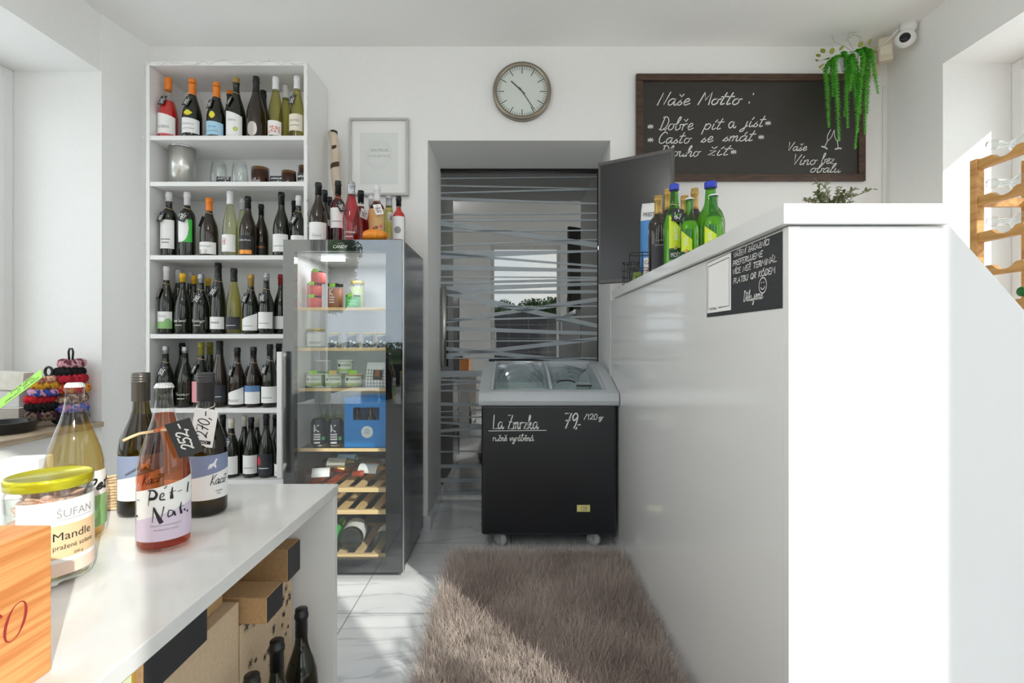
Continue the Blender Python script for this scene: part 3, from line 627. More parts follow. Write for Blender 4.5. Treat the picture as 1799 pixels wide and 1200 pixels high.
def bottle(loc, kind, H, R=None, gl=G_DARK, liquid=None, fill=.66, cap=CAPB, cap_z=.80, capstyle='foil', lab=None, price=None, yaw=0, label='', group=None, cat='wine bottle', name='wine_bottle', tagc='black', tag_yaw=-.5, rz=None, scribble=None, tilt=None, n=28):
    prof, r0 = KINDS[kind]; R = R or r0; H = round(H, 3)
    face = math.atan2(-loc[0], loc[1]) * .55 if rz is None else rz
    t = thing(name, label, cat, loc, face, group)
    if tilt: t.rotation_euler = tilt
    dark = gl in (G_DARK, G_BROWN)
    P = [(a * R, b * H) for a, b in prof]
    part_glass = inst(('glass', kind, H, R, gl.name), 'glass', lambda: MB().lathe(P, n, 0), gl, t)
    if liquid:
        q = [(max(0, a * R - .0022), max(b * H, .006)) for a, b in prof if b <= fill]; rt = rad_at(prof, fill) * R - .0022
        q[0] = (0, .006); q += [(rt, fill * H), (0, fill * H)]
        inst(('liq', kind, H, R, fill, liquid.name), 'wine' if 'wine' in cat else 'drink', lambda: MB().lathe(q, n, 0), liquid, t)
    if capstyle == 'foil':
        q = [(rad_at(prof, cap_z) * R + .0007, cap_z * H)] + [(a * R + .0007, b * H) for a, b in prof if b > cap_z and a > 0] + [(prof[-2][0] * R + .0002, H + .0012), (0, H + .0015)]
        inst(('cap', kind, H, R, cap_z, cap.name), 'capsule', lambda: MB().lathe(q, 20, 0), cap, t)
    elif capstyle == 'prosecco':
        q = [(rad_at(prof, cap_z) * R + .001, cap_z * H), (.36 * R, .86 * H), (.40 * R, .91 * H), (.36 * R, .925 * H), (.39 * R, .95 * H), (.385 * R, .985 * H), (.28 * R, 1.01 * H), (0, 1.012 * H)]
        inst(('cap', kind, H, R, cap_z, cap.name, 'p'), 'foil', lambda: MB().lathe(q, 20, 0), cap, t)
    elif capstyle == 'screw':
        q = [(rad_at(prof, cap_z) * R + .0016, cap_z * H)]; r_ = .36 * R + .0022; zt = H + .001
        q += [(r_, cap_z * H + .001), (r_, zt - .022)]
        for k in range(3): q += [(r_ + .0008, zt - .0215 + k * .0055), (r_ + .0008, zt - .0185 + k * .0055), (r_ - .0002, zt - .0175 + k * .0055)]
        q += [(r_ + .0006, zt - .004), (r_ + .0004, zt - .001), (r_ - .001, zt), (0, zt)]
        inst(('cap', kind, H, R, cap_z, cap.name, 's'), 'screw_cap', lambda: MB().lathe(q, 32, 0), cap, t)
    elif capstyle == 'crown':
        def mk():
            m = MB(); nn = 84; vs = []
            for r, z, w in ((.0155, .978 * H, .0012), (.0148, .988 * H, .0006), (.0138, .999 * H, 0), (.0118, 1.006 * H, 0), (0.0001, 1.008 * H, 0)):
                vs += [((r + w * math.cos(21 * 2 * PI * k / nn)) * math.cos(2 * PI * k / nn), (r + w * math.cos(21 * 2 * PI * k / nn)) * math.sin(2 * PI * k / nn), z) for k in range(nn)]
            return m.add(vs, [(j * nn + k, j * nn + (k + 1) % nn, (j + 1) * nn + (k + 1) % nn, (j + 1) * nn + k) for j in range(4) for k in range(nn)], 0, True)
        inst(('crown', H, cap.name), 'crown_cap', mk, cap, t)
    elif capstyle == 'lid':
        inst(('lid', kind, H, R, cap_z, cap.name), 'cap', lambda: MB().lathe([(.40 * R + .001, cap_z * H), (.43 * R + .001, cap_z * H + .001), (.43 * R + .001, H), (.40 * R, H + .002), (0, H + .002)], 24, 0), cap, t)
    if lab:
        for j, fn in enumerate(lab if isinstance(lab, list) else [lab]):
            m = MB(); mats = fn(m, R, H, cyl_map(R + .0006, yaw)); part(m, 'label', mats, t, recalc=False)
    if price:
        zt = .70 * H; r = rad_at(prof, .74) * R
        tw = MB(); tw.tube([((r + .0018) * math.cos(a), (r + .0018) * math.sin(a), .745 * H + .003 * math.sin(a * 2)) for a in [i * PI / 8 for i in range(16)]], .0011, 5, closed=True)
        ya = tag_yaw; rr = rad_at(prof, .60) * R + .004
        o = Vector((rr * math.sin(ya), -rr * math.cos(ya), .60 * H)); u = Vector((math.cos(ya), math.sin(ya), 0)); nn = Vector((math.sin(ya), -math.cos(ya), 0))
        sl = Vector((0, 0, 1)) * .93 - nn * .30; a = random.uniform(-.35, .35); u2 = u * math.cos(a) + sl * math.sin(a); v2 = sl * math.cos(a) - u * math.sin(a)
        M = plane_map(o, u2, v2, nn); w, h = .019, .028
        cd = MB(); e = .0006
        cd.add([M(x, y, z) for z in (-e, e) for x, y in ((-w, -h), (w, -h), (w, h), (-w, h))], [(0, 3, 2, 1), (4, 5, 6, 7), (0, 1, 5, 4), (1, 2, 6, 5), (2, 3, 7, 6), (3, 0, 4, 7)], 0)
        MR = lambda a_, b_, e_=0: M(-b_, a_, e_)
        pen(cd, price, -.022, .022, -.009, .020, MR, 1, .0026, .2, .0009)
        pt = part(cd, 'price_tag', [SLATE, CHALK] if tagc == 'black' else [PAPER, INK], t, recalc=False)
        part(tw, 'twine', TWINE, pt)
    return t
# label makers -------------------------------------------------------
def L(z0, z1, half, base=PAPER, extra=None, lo=None, hi=None):
    """a paper wrapped over +-half radians between two shares of the height; extra draws on it"""
    def f(m, R, H, M):
        s = half * R
        m.strip(-s, s, lo and (lambda t: (z0 + lo(t / s)) * H) or z0 * H, hi and (lambda t: (z1 + hi(t / s)) * H) or z1 * H, M, 0, 14)
        mats = [base]
        if extra: mats += extra(m, R, H, M, s, z0 * H, z1 * H)
        return mats
    return f
def lines(text=None, n=2, ink=GREYINK, hand=False, at_=.6, w=.7, size=.2):
    def e(m, R, H, M, s, a, b):
        h = b - a
        if text:
            if hand: pen(m, text, -s * w, s * w, a + h * at_, h * size, M, 1, .0011, .2)
            else: printed(m, text, -s * w, s * w, a + h * at_, h * size, M, 1)
        for k in range(n): m.strip(-s * (.55 - .12 * k), s * (.55 - .12 * k), a + h * (.30 - .11 * k), a + h * (.34 - .11 * k), M, 1, 6, .0005)
        return [ink]
    return e
def emblem(c, r=.30, cx=.0, cz=.5, ink=None, rz=None):
    def e(m, R, H, M, s, a, b): m.disc(s * cx, a + (b - a) * cz, s * r, M, 1, 14, .0006, rz and (b - a) * rz); return [c]
    return e
def both(*es):
    def e(m, R, H, M, s, a, b):
        out = []
        for x in es:
            k = len(m.m); r = x(m, R, H, M, s, a, b)
            for i in range(k, len(m.m)): m.m[i] += len(out)
            out += r
        return out
    return e
def band(c, z0, z1, s0=-1, s1=1):
    def e(m, R, H, M, s, a, b): m.strip(s * s0, s * s1, a + (b - a) * z0, a + (b - a) * z1, M, 1, 10, .0004); return [c]
    return e
def script(text, ink=CHALK, z=.2, h=.05, w=.85):
    """writing straight on the glass"""
    def f(m, R, H, M): pen(m, text, -w * R, w * R, z * H, h * H, M, 0, .0013, .2, .0004); m.strip(-.5 * R, .4 * R, (z - .06) * H, (z - .05) * H, M, 0, 6, .0004); return [ink]
    return f
NAVY = mat('navy_label', lin(44, 46, 54), .5); BROWNL = mat('near_black_label', lin(30, 28, 28), .5)
PALEBLUE = col(168, 208, 232); SKYBLUE = col(92, 130, 178); GREENP = col(60, 190, 70); LGREEN = col(140, 186, 120); SPLASH = col(226, 214, 50); COPPER = mat('copper_foil', lin(214, 140, 62), .3, .6)
PINKL = col(232, 160, 166); REDP = col(206, 40, 44); SILVERL = mat('silver_label', lin(196, 192, 184), .35, .4); TANL = col(206, 168, 110)

# ------------------------------------------------------------------ tall white bookcase
YF, BX0, BX1 = 2.555, -1.826, -1.021
SHZ = [2.0777, 1.8477, 1.4806, 1.087, .716, .3586]
bc = thing('bookcase', 'tall white bookcase full of wine against the back wall', 'bookcase', (0, 0, 0))
part(MB().box(BX0, BX0 + .018, YF, YB - .004, 0, 2.447), 'side_panel', WHITE, bc, bevel=.001)
part(MB().box(BX1 - .018, BX1, YF, YB - .004, 0, 2.447), 'side_panel', WHITE, bc, bevel=.001)
part(MB().box(BX0 + .0185, BX1 - .0185, YF + .001, YB - .012, 2.427, 2.447), 'top_board', WHITE, bc, bevel=.001)
part(MB().box(BX0 + .0185, BX1 - .0185, YB - .011, YB - .005, .05, 2.426), 'back_panel', WHITE, bc)
for z in SHZ: part(MB().box(BX0 + .0185, BX1 - .0185, YF + .002, YB - .012, z - .022, z), 'shelf', WHITE, bc, bevel=.001)
part(MB().box(BX0 + .0185, BX1 - .0185, YF + .01, YB - .012, 0, .07), 'plinth', WHITE, bc)
lw_ = MB(); rl = random.Random(5); pts = []
for i in range(60): pts.append((BX0 - .004 + rl.uniform(-.003, .003), YF - .004, .5 + i * .0325))
for i in range(27): pts.append((BX0 + .02 + i * .03, YF - .005, 2.437 + rl.uniform(-.012, .012)))
for i in range(30): pts.append((BX1 + .004 + rl.uniform(-.004, .006), YF - .004, 2.42 - i * .032))
lw_.tube(pts, .0011, 5)
fl_ = lw_.build('string_lights', mat('clear_wire', (.62, .62, .60), .4)); tag(fl_, 'thin string of unlit fairy lights run round the bookcase edge', 'string lights')
bl = MB()
for i in range(4, len(pts), 4): bl.lathe([(0, 0), (.0028, .001), (.003, .006), (0, .011)], 8, 0, Matrix.Translation(Vector(pts[i]) + Vector((0, -.004, 0))))
part(bl, 'bulb', mat('bulb_glass', (.75, .75, .72), .2), fl_)['kind'] = 'stuff'

G1, G2, G3, G4, G5, G6 = ['bottles on the %s shelf of the bookcase' % w for w in ('top', 'second', 'third', 'fourth', 'fifth', 'lowest visible')]
Y1, Y2 = 2.625, 2.735
def row(z, px, ytop, Y, kind, **k):
    k.setdefault('yaw', -.25 if Y < 2.68 else 0)
    return bottle((XX(px, Y), Y, z + .0005), kind, ZZ(ytop, Y) - z, **k)
z = SHZ[0]
row(z, 296, 138, Y1, 'sparkling', gl=G_CLEAR, liquid=L_RED, fill=.62, cap=ORANGE, cap_z=.80, capstyle='prosecco', lab=L(.06, .33, 1.25, extra=both(lines('RUBBIA', 0, w=.5, at_=.35, size=.16), band(PINKL, 0, .06)), hi=lambda t: .05 - .04 * t), price='245,-', tag_yaw=-.5, group=G1, label='bright red sparkling bottle with orange foil cap and white label')
row(z, 338.5, 140, Y1, 'sparkling', cap=ORANGE, cap_z=.74, capstyle='prosecco', lab=[L(.08, .30, 1.25, extra=lines('Prosecco', 1, w=.5, at_=.6, size=.16), hi=lambda t: .02 - .02 * t), L(.36, .43, .5, SPLASH, lo=lambda t: .05 * t * t, hi=lambda t: .02 * math.cos(3 * t))], price='255,-', group=G1, label='dark sparkling bottle with orange foil cap, white label and yellow splash')
row(z, 381, 146, Y1, 'sparkling', cap=ORANGE, cap_z=.74, capstyle='prosecco', lab=[L(.05, .26, 1.2, PALEBLUE, extra=lines('Ice', 1, SKYBLUE, w=.35, at_=.6, size=.18), hi=lambda t: .02 - .02 * t), L(.33, .45, .32, SPLASH, lo=lambda t: .05 * t * t, hi=lambda t: -.05 * t * t)], price='265,-', tag_yaw=-.8, group=G1, label='dark sparkling bottle with orange foil cap and pale blue label')
row(z, 404.5, 160, Y2, 'sparkling', cap=ORANGE, cap_z=.93, group=G1, label='dark bottle with copper orange cap standing in the back row of the top shelf')
row(z, 415.5, 138, Y1, 'sparkling', cap=CAPGOLD, cap_z=.92, lab=L(.02, .36, 1.1, extra=both(emblem(LGREEN, .22, .35, .35), emblem(SPLASH, .15, .35, .35), lines('Malinco', 0, w=.4, at_=.72, size=.1)), hi=lambda t: .04 - .05 * t), price='365,-', tag_yaw=-.9, group=G1, label='dark sparkling bottle with thin gold cap and large white label with green dot')
row(z, 450.5, 136, Y1, 'sparkling', gl=G_BROWN, cap=CAPB, cap_z=.74, lab=[L(.03, .25, .55, SILVERL, lo=lambda t: .09 - .09 * math.sqrt(max(0, 1 - t * t)), hi=lambda t: -.09 + .09 * math.sqrt(max(0, 1 - t * t)))], scribble=1, group=G1, label='brown sparkling bottle with black foil and round silver label low down')
row(z, 463, 160, Y2, 'sparkling', gl=G_BROWN, cap=CAPB, cap_z=.74, group=G1, label='plain dark bottle half hidden behind the brown one with the silver label')
def leaves(m, R, H, M, s, a, b):
    rr = random.Random(2)
    for k in range(34): m.ring(rr.uniform(-.85, .85) * s, a + (b - a) * rr.uniform(.15, .62), .003, .0016, M, 1, .0005, 6)
    return [col(214, 92, 50)]
row(z, 485, 137, Y1, 'riesling', gl=G_CLEAR, liquid=L_WHITE, fill=.86, cap=CAPW, cap_z=.80, lab=L(.05, .27, 1.2, extra=leaves, hi=lambda t: .01 - .01 * t), group=G1, label='yellow white wine bottle with white cap and orange scribbled label')
row(z, 502.5, 152, Y2, 'riesling', gl=G_CLEAR, liquid=L_WHITE, fill=.86, cap=CAPW, cap_z=.80, group=G1, label='yellow wine bottle with white cap standing behind, between two others, on the top shelf')
row(z, 522.5, 136, Y1, 'riesling', gl=G_CLEAR, liquid=L_WHITE, fill=.86, cap=CAPW, cap_z=.80, lab=L(.12, .38, 1.2, CREAM, extra=lines('GRUNER', 1, w=.6, at_=.55, size=.13)), price='210,-', tag_yaw=-.6, group=G1, label='yellow white wine bottle with cream label at the end of the top shelf')
# second shelf: cooler, stemless glasses, little cards, cut-bottle candle cups
z = SHZ[1] + .0005
cl = thing('wine_cooler', 'brushed steel cylinder wine cooler on the second shelf', 'wine cooler', (XX(321, 2.66), 2.66, z))
hc = ZZ(258, 2.66) - z; rc = .0615
part(MB().lathe([(0, 0), (rc, 0), (rc, hc), (rc - .004, hc + .001), (rc - .006, hc - .004), (rc - .006, .006), (0, .006)], 48), 'body', STEEL, cl)
part(MB().lathe([(rc + .0003, hc - .012), (rc + .0012, hc - .008), (rc + .0003, hc - .004), (rc + .0003, hc - .012)], 48, caps=False), 'rim_band', CHROME, cl)
for px, yt, lb in ((385, 287, 'stemless clear wine glass standing behind the small black card'), (422, 287, 'stemless clear wine glass standing next to the cut bottle cups')):
    Yg = 2.69; hg = ZZ(yt, Yg) - z + .006
    g = MB().lathe([(0, .001), (.022, .001), (.036, .02), (.041, .045), (.036, hg * .8), (.031, hg), (.030, hg), (.035, hg * .8), (.040, .045), (.034, .02), (.02, .004), (0, .004)], 28, 0).build('wine_glass', G_CLEAR)
    g.location = (XX(px, Yg), Yg, z); tag(g, lb, 'glass', 'stemless glasses on the second shelf')
for px, yt, d, t1, lb in ((458, 296, .088, 'dubai', 'largest amber cut bottle candle cup on the second shelf'), (508, 302, .074, 'vun', 'amber cut bottle candle cup between the two small black cards'), (536, 293, .066, 'dubaj', 'amber cut bottle candle cup against the bookcase side')):
    Yg = 2.70 if px > 530 else 2.66; hg = ZZ(yt, Yg) - z; r = d / 2
    c0 = thing('candle_cup', lb, 'candle', (min(XX(px, Yg), BX1 - .02 - r), Yg, z), 0, 'cut bottle candles on the second shelf')
    part(MB().lathe([(0, 0), (r * .9, 0), (r, .006), (r, hg), (r - .003, hg), (r - .003, .008), (0, .008)], 32), 'cup', glass('amber_glass', (.62, .40, .14), (.16, .08, .02)), c0)
    part(MB().lathe([(0, .009), (r - .004, .009), (r - .004, hg * .86), (0, hg * .86)], 28), 'wax', col(170, 140, 60), c0)
    lm = MB(); Mq = cyl_map(r + .0004, -.25); pen(lm, t1, -r * .7, r * .7, hg * .16, .022, Mq, 0, .002, .2); part(lm, 'lettering', CHALK, c0, recalc=False)
for px, yt, w, t1, lb in ((393, 310, .072, 'AKCE', 'small black card with chalk writing before the wine glasses'), (486, 309, .066, 'vonne', 'small black card with two chalk lines between the candle cups'), (529, 303, .035, 'svic', 'small black card leaning before the candle cup at the bookcase side')):
    Yg = 2.585; hg = ZZ(yt, Yg) - z; o = (min(XX(px, Yg), BX1 - .02 - w / 2), Yg, z)
    m = MB().box(-w / 2, w / 2, -.001, .001, 0, hg); Mq = plane_map((0, -.0011, 0), (1, 0, 0), (0, 0, 1), (0, -1, 0))
    pen(m, t1, -w * .42, w * .4, hg * .58, hg * .34, Mq, 1, .002, .1); pen(m, 'svicka', -w * .42, w * .4, hg * .12, hg * .3, Mq, 1, .0016, .1)
    c1 = m.build('shelf_card', [SLATE, CHALK], recalc=False, loc=o); c1.rotation_euler = (-.06, 0, 0); tag(c1, lb, 'card', 'price cards on the second shelf')
# third shelf
z = SHZ[2]
row(z, 297.5, 339, Y1, 'bordeaux', cap=CAPW, cap_z=.86, lab=L(.12, .56, 1.15, extra=lines(None, 2)), price='185,-', tag_yaw=-.7, group=G3, label='dark straight shouldered bottle with white cap and tall white label')
def swoosh(m, R, H, M, s, a, b): m.strip(-.1 * s, s, lambda t: a, lambda t: b, M, 1, 8, .0004); m.disc(-.25 * s, a + (b - a) * .62, s * .86, M, 2, 16, .0007, (b - a) * .62); return [GREENP, PAPER]
row(z, 329.5, 339, Y1, 'bordeaux', cap=CAPW, cap_z=.80, lab=L(.22, .57, 1.1, extra=swoosh), price='195,-', tag_yaw=-.2, group=G3, label='dark bottle with white cap and half green half white label')
row(z, 368, 349, Y1, 'burgundy', gl=G_BROWN, cap=ORANGE, cap_z=.78, R=.042, lab=L(.04, .24, 1.3, extra=both(lines('Siegl', 0, w=.55, at_=.6, size=.14), band(SILVERL, 0, .35, -1, .2))), price='275,-', tag_yaw=-1.6, group=G3, label='brown burgundy bottle with orange capsule and low white label')
row(z, 405, 337, Y1, 'riesling', gl=G_CLEAR, liquid=L_PALE, fill=.86, cap=CAPW, cap_z=.80, lab=L(.07, .33, 1.15, extra=lambda m, R, H, M, s, a, b: (pen(m, 'H', -s * .55, -s * .15, a + (b - a) * .40, (b - a) * .38, M, 1, .003, .1), [REDP])[1]), group=G3, label='pale clear wine bottle with tall white cap and a red letter on the label')
row(z, 427, 350, Y2, 'riesling', gl=G_CLEAR, liquid=L_PALE, fill=.86, cap=CAPW, cap_z=.82, group=G3, label='pale wine bottle with white cap hiding behind in the middle of the third shelf')
row(z, 436, 346, Y1, 'burgundy', gl=G_BROWN, cap=CAPB, cap_z=.80, lab=L(.03, .34, 1.3, BROWNL, extra=both(band(COPPER, .02, .24, -.9, .7), lines('Selection', 0, CHALK, w=.6, at_=.72, size=.1, hand=True))), group=G3, label='large brown bottle with black label and a copper brush stroke')
row(z, 459.5, 360, Y2 - .03, 'burgundy', gl=G_BROWN, cap=CAPB, cap_z=.80, R=.036, lab=L(.03, .30, 1.2, BROWNL, extra=both(lines('MAMETA', 0, COPPER, w=.6, at_=.6, size=.14), band(COPPER, .0, .12, -.5, .3))), group=G3, label='smaller slim brown bottle with gold lettering on black, near the shelf middle')
row(z, 495, 339, Y1, 'burgundy', cap=CAPB, cap_z=.80, lab=L(.07, .34, 1.3, extra=lines(None, 1)), group=G3, label='dark bottle with black capsule and white label beside the fridge top')
row(z, 518, 354, Y2, 'burgundy', cap=CAPB, cap_z=.80, group=G3, label='dark bottle with black capsule behind the tagged one, third shelf')
row(z, 525, 345, Y1, 'burgundy', cap=CAPW, cap_z=.84, R=.037, lab=L(.07, .34, 1.2), price='360,-', tag_yaw=-.7, group=G3, label='dark bottle with white cap and black tag at the bookcase side')
# fourth shelf
z = SHZ[3]
row(z, 293, 469, 2.615, 'burgundy', cap=CAPW, cap_z=.80, R=.038, lab=L(.08, .33, 1.2, extra=both(band(LGREEN, 0, .42), emblem(LGREEN, .35, .55, .42), lines('Pinot', 0, w=.4, at_=.68, size=.12))), price='263,-', tag_yaw=-1.1, group=G4, label='dark bottle with white cap and green meadow label')
row(z, 313.5, 475, 2.705, 'burgundy', cap=CAPW, cap_z=.80, R=.036, group=G4, label='dark bottle with white cap at the back, nearest the bookcase left side')
row(z, 321.5, 481, Y1, 'burgundy', cap=CAPY, cap_z=.86, R=.038, lab=script('Cuvee Laurent'), group=G4, label='dark bottle with yellow cap and white handwriting on the glass')
row(z, 334.5, 479, 2.785, 'burgundy', cap=CAPW, cap_z=.82, R=.034, group=G4, label='dark bottle with white cap between the yellow capped ones at the back')
row(z, 341.5, 485, 2.70, 'burgundy', cap=CAPY, cap_z=.86, R=.034, group=G4, label='dark bottle with yellow cap standing second in the back row')
row(z, 353.8, 483, Y1 - .01, 'burgundy', cap=CAPS, cap_z=.86, R=.040, lab=script('Hudeyo'), price='210,-', tag_yaw=-.3, group=G4, label='dark bottle with silver cap, black tag and white handwriting')
row(z, 366, 489, 2.76, 'burgundy', cap=CAPY, cap_z=.86, R=.033, group=G4, label='dark bottle with yellow cap peeking out behind the tall black capped one')
row(z, 384, 463, Y1, 'riesling', cap=CAPB, cap_z=.80, lab=L(.07, .24, 1.25, extra=lines('VISEK', 0, INK, w=.5, at_=.45, size=.16)), price='225,-', tag_yaw=-.5, group=G4, label='tall slender dark bottle with black cap and white label band')
row(z, 411.5, 472, Y1, 'riesling', gl=G_CLEAR, liquid=L_WHITE, fill=.84, cap=CAPB, cap_z=.80, lab=L(.07, .26, 1.25, NAVY, extra=lines(None, 1, CHALK)), group=G4, label='yellow wine bottle with black cap and dark grey label')
row(z, 441.5, 483, Y1, 'burgundy', gl=G_DARK, cap=CAPGOLD, cap_z=.80, R=.040, lab=L(.06, .29, 1.25, extra=lines(None, 1), hi=lambda t: .06 * t), price='215,-', tag_yaw=-.8, group=G4, label='dark bottle with gold capsule and slanted white label')
row(z, 468.6, 481, Y1, 'burgundy', cap=CAPS, cap_z=.88, R=.038, lab=L(.09, .36, 1.3, extra=lines(None, 1)), price='210,-', tag_yaw=-.5, group=G4, label='dark bottle with silver white cap and square white label')
row(z, 494, 483, 2.69, 'burgundy', cap=col(140, 40, 40), cap_z=.82, R=.038, lab=L(.09, .30, 1.3), group=G4, label='dark bottle with dark red cap partly hidden behind the fridge')
# fifth shelf
z = SHZ[4]
row(z, 291.5, 609, 2.60, 'burgundy', cap=CAPS, cap_z=.88, price='202,-', tag_yaw=-.2, group=G5, label='dark bottle with silver cap and black tag, first of the fifth shelf')
row(z, 320.5, 603, 2.72, 'burgundy', cap=CAPB, cap_z=.80, R=.038, group=G5, label='plain dark bottle with black cap in the back row of the fifth shelf')
row(z, 326, 610, Y1, 'burgundy', cap=CAPS, cap_z=.90, R=.041, lab=script('Vinaiv'), group=G5, label='dark bottle with silver cap and handwriting on the fifth shelf')
row(z, 354, 602, Y1, 'burgundy', cap=mat('olive_foil', lin(150, 146, 62), .35, .3), cap_z=.80, lab=L(.08, .40, 1.2, PINKL), price='248,-', tag_yaw=-.9, group=G5, label='dark bottle with olive gold capsule and pink label')
row(z, 369.5, 602, Y2, 'burgundy', cap=mat('olive_foil', lin(150, 146, 62), .35, .3), cap_z=.80, group=G5, label='dark bottle with olive gold capsule in the back row')
row(z, 386.5, 599, Y1, 'riesling', gl=G_BROWN, cap=CAPB, cap_z=.80, lab=L(.08, .33, 1.25, NAVY, extra=lines(None, 1, CHALK)), group=G5, label='tall brown bottle with black cap and dark grey label on the fifth shelf')
row(z, 417.5, 611, Y1, 'burgundy', gl=G_BROWN, cap=CAPB, cap_z=.86, lab=L(.05, .28, 1.25, extra=both(lines(None, 2), emblem(CAPGOLD, .13, -.7, .3)), hi=lambda t: .06 * t), price='215,-', tag_yaw=-.9, group=G5, label='brown bottle with black cap, slanted white label and black tag')
row(z, 446, 610, Y1, 'burgundy', gl=G_BROWN, cap=CAPB, cap_z=.86, lab=L(.06, .36, 1.25, extra=band(SKYBLUE, .66, 1)), price='270,-', tag_yaw=-1.5, group=G5, label='brown bottle whose white label has a blue sky band')
row(z, 475, 605, Y1, 'burgundy', cap=CAPB, cap_z=.82, lab=L(.07, .33, 1.25, extra=lines(None, 1)), price='255,-', tag_yaw=-.8, group=G5, label='dark bottle with black cap, black tag and white label behind the fridge handle')
row(z, 490.5, 604, Y2, 'burgundy', cap=CAPB, cap_z=.80, group=G5, label='dark bottle at the back of the fifth shelf next to the fridge')
# lowest visible shelf
z = SHZ[5]
row(z, 392, 729, Y2 - .02, 'burgundy', cap=CAPB, cap_z=.80, group=G6, label='dark bottle on the lowest shelf behind the tall tagged bottle of the table')
row(z, 407, 736, Y1, 'burgundy', cap=CREAM, cap_z=.84, lab=L(.06, .37, 1.25, extra=band(col(190, 110, 60), .5, .85, -1, -.5)), price='155,-', tag_yaw=-.4, group=G6, label='dark bottle with cream cap, black tag and white label on the lowest shelf')
row(z, 430, 731, 2.71, 'burgundy', cap=CREAM, cap_z=.82, R=.034, group=G6, label='dark bottle with cream cap in the back row of the lowest shelf')
row(z, 441.8, 734, Y1, 'burgundy', cap=CAPB, cap_z=.82, R=.038, lab=L(.07, .38, 1.25, extra=lines(None, 1)), group=G6, label='dark bottle with black cap and plain white label on the lowest shelf')
row(z, 452, 736, 2.775, 'burgundy', cap=CREAM, cap_z=.84, R=.034, group=G6, label='dark bottle with cream cap, second one in the lowest back row')
row(z, 468.6, 728, Y1, 'burgundy', cap=CAPB, cap_z=.82, R=.039, lab=L(.05, .38, 1.25, NAVY, extra=both(emblem(REDP, .30, -.55, .66, rz=.22), lines(None, 1, CHALK))), group=G6, label='dark bottle with black label and a red blot')
row(z, 485, 729, Y2, 'burgundy', cap=CAPB, cap_z=.80, group=G6, label='dark bottle at the back of the lowest shelf next to the fridge')
row(z, 496, 757, Y1, 'burgundy', cap=CAPB, cap_z=.82, R=.036, lab=L(.04, .30, 1.3, extra=lines(None, 2)), group=G6, label='short dark bottle with white label on the lowest shelf under the fridge handle')

# ------------------------------------------------------------------ bottles, pumpkin and birch on the fridge
FT = 1.4975
GF = 'bottles standing on top of the drinks fridge'
def ft(px, yt, H, kind, **k):
    Y = (H + FT - CZ) * 900 / (600 - yt)
    return bottle((XX(px, Y), Y, FT + .0005), kind, H, group=GF, yaw=k.pop('yaw', -.1), **k)
ft(560, 322, .300, 'burgundy', gl=G_BROWN, cap=CAPB, cap_z=.80, lab=L(.06, .36, 1.3, extra=lines('Reed', 0, hand=True, w=.4, at_=.25, size=.16)), label='dark brown bottle with black cap and large white label on the fridge corner')
ft(571, 335, .300, 'burgundy', gl=G_DARK, cap=CAPB, cap_z=.80, R=.036, lab=L(.4, .5, 1.2), label='dark bottle with black cap standing behind the brown one on the fridge')
ft(579.5, 347, .292, 'bordeaux', gl=G_BROWN, cap=CAPB, cap_z=.84, R=.032, label='brown bottle tucked behind the birch log foot')
ft(594.5, 319, .318, 'bordeaux', gl=G_CLEAR, liquid=L_DEEP, fill=.80, cap=CAPB, cap_z=.80, R=.036, lab=L(.28, .58, 1.1, extra=lines(None, 1)), price='198,-', tag_yaw=.5, label='deep pink bottle with black cap, white label and dark square tag')
ft(618, 321, .287, 'riesling', gl=G_CLEAR, liquid=L_PINK, fill=.84, cap=CAPS, cap_z=.80, R=.040, lab=script('rose', PAPER, .16, .05, .6), label='pink rose bottle with silver cap in the front row on the fridge')
ft(634.5, 336, .298, 'burgundy', gl=G_CLEAR, liquid=L_DEEP, fill=.74, cap=CAPB, cap_z=.80, price='175,-', tagc='white', tag_yaw=.6, label='deep red rose bottle with black cap and white tag on the fridge')
ft(653, 345, .296, 'bordeaux', gl=G_CLEAR, liquid=L_ROSE, fill=.80, cap=CAPW, cap_z=.82, R=.034, label='rose bottle with white cap standing behind the kraft labelled one')
ft(663, 328, .300, 'bordeaux', gl=G_CLEAR, liquid=L_DEEP, fill=.80, cap=CAPW, cap_z=.76, R=.037, lab=L(.06, .62, 1.3, TANL, extra=both(emblem(REDP, .18, -.1, .42), emblem(col(214, 90, 110), .16, .55, .5))), price='159,-', tagc='white', tag_yaw=.25, label='bottle with tan paper wrap, red dots and a white tag')
ft(684, 343, .298, 'riesling', gl=G_CLEAR, liquid=L_WHITE, fill=.82, cap=CAPS, cap_z=.80, lab=L(.05, .24, 1.2), price='144,-', tagc='white', tag_yaw=.5, label='yellow green wine bottle with silver cap and white tag')
ft(701, 346, .270, 'bordeaux', gl=G_CLEAR, liquid=L_RED, fill=.80, cap=CAPB, cap_z=.82, R=.032, lab=L(.2, .62, 1.2, extra=emblem(GREYINK, .45, 0, .4)), label='red bottle with black cap and white label at the fridge edge')
pk = thing('pumpkin', 'small orange pumpkin on the fridge top before the bottles', 'pumpkin', (XX(659.5, 2.31), 2.31, FT + .0005))
m = MB(); n = 60; vs = []
for j in range(13):
    a = PI * j / 12
    for k in range(n):
        b = 2 * PI * k / n; rr = .058 * (math.sin(a) ** .8) * (1 - .07 * abs(math.sin(b * 5))); vs.append((rr * math.cos(b), rr * math.sin(b), .028 - .028 * math.cos(a) * (1 - .25 * (math.sin(a) < .4))))
m.add(vs, [(j * n + k, j * n + (k + 1) % n, (j + 1) * n + (k + 1) % n, (j + 1) * n + k) for j in range(12) for k in range(n)], 0, True)
part(m, 'flesh', noisy('pumpkin_skin', lin(226, 124, 24), lin(240, 150, 44), 14, .45), pk)
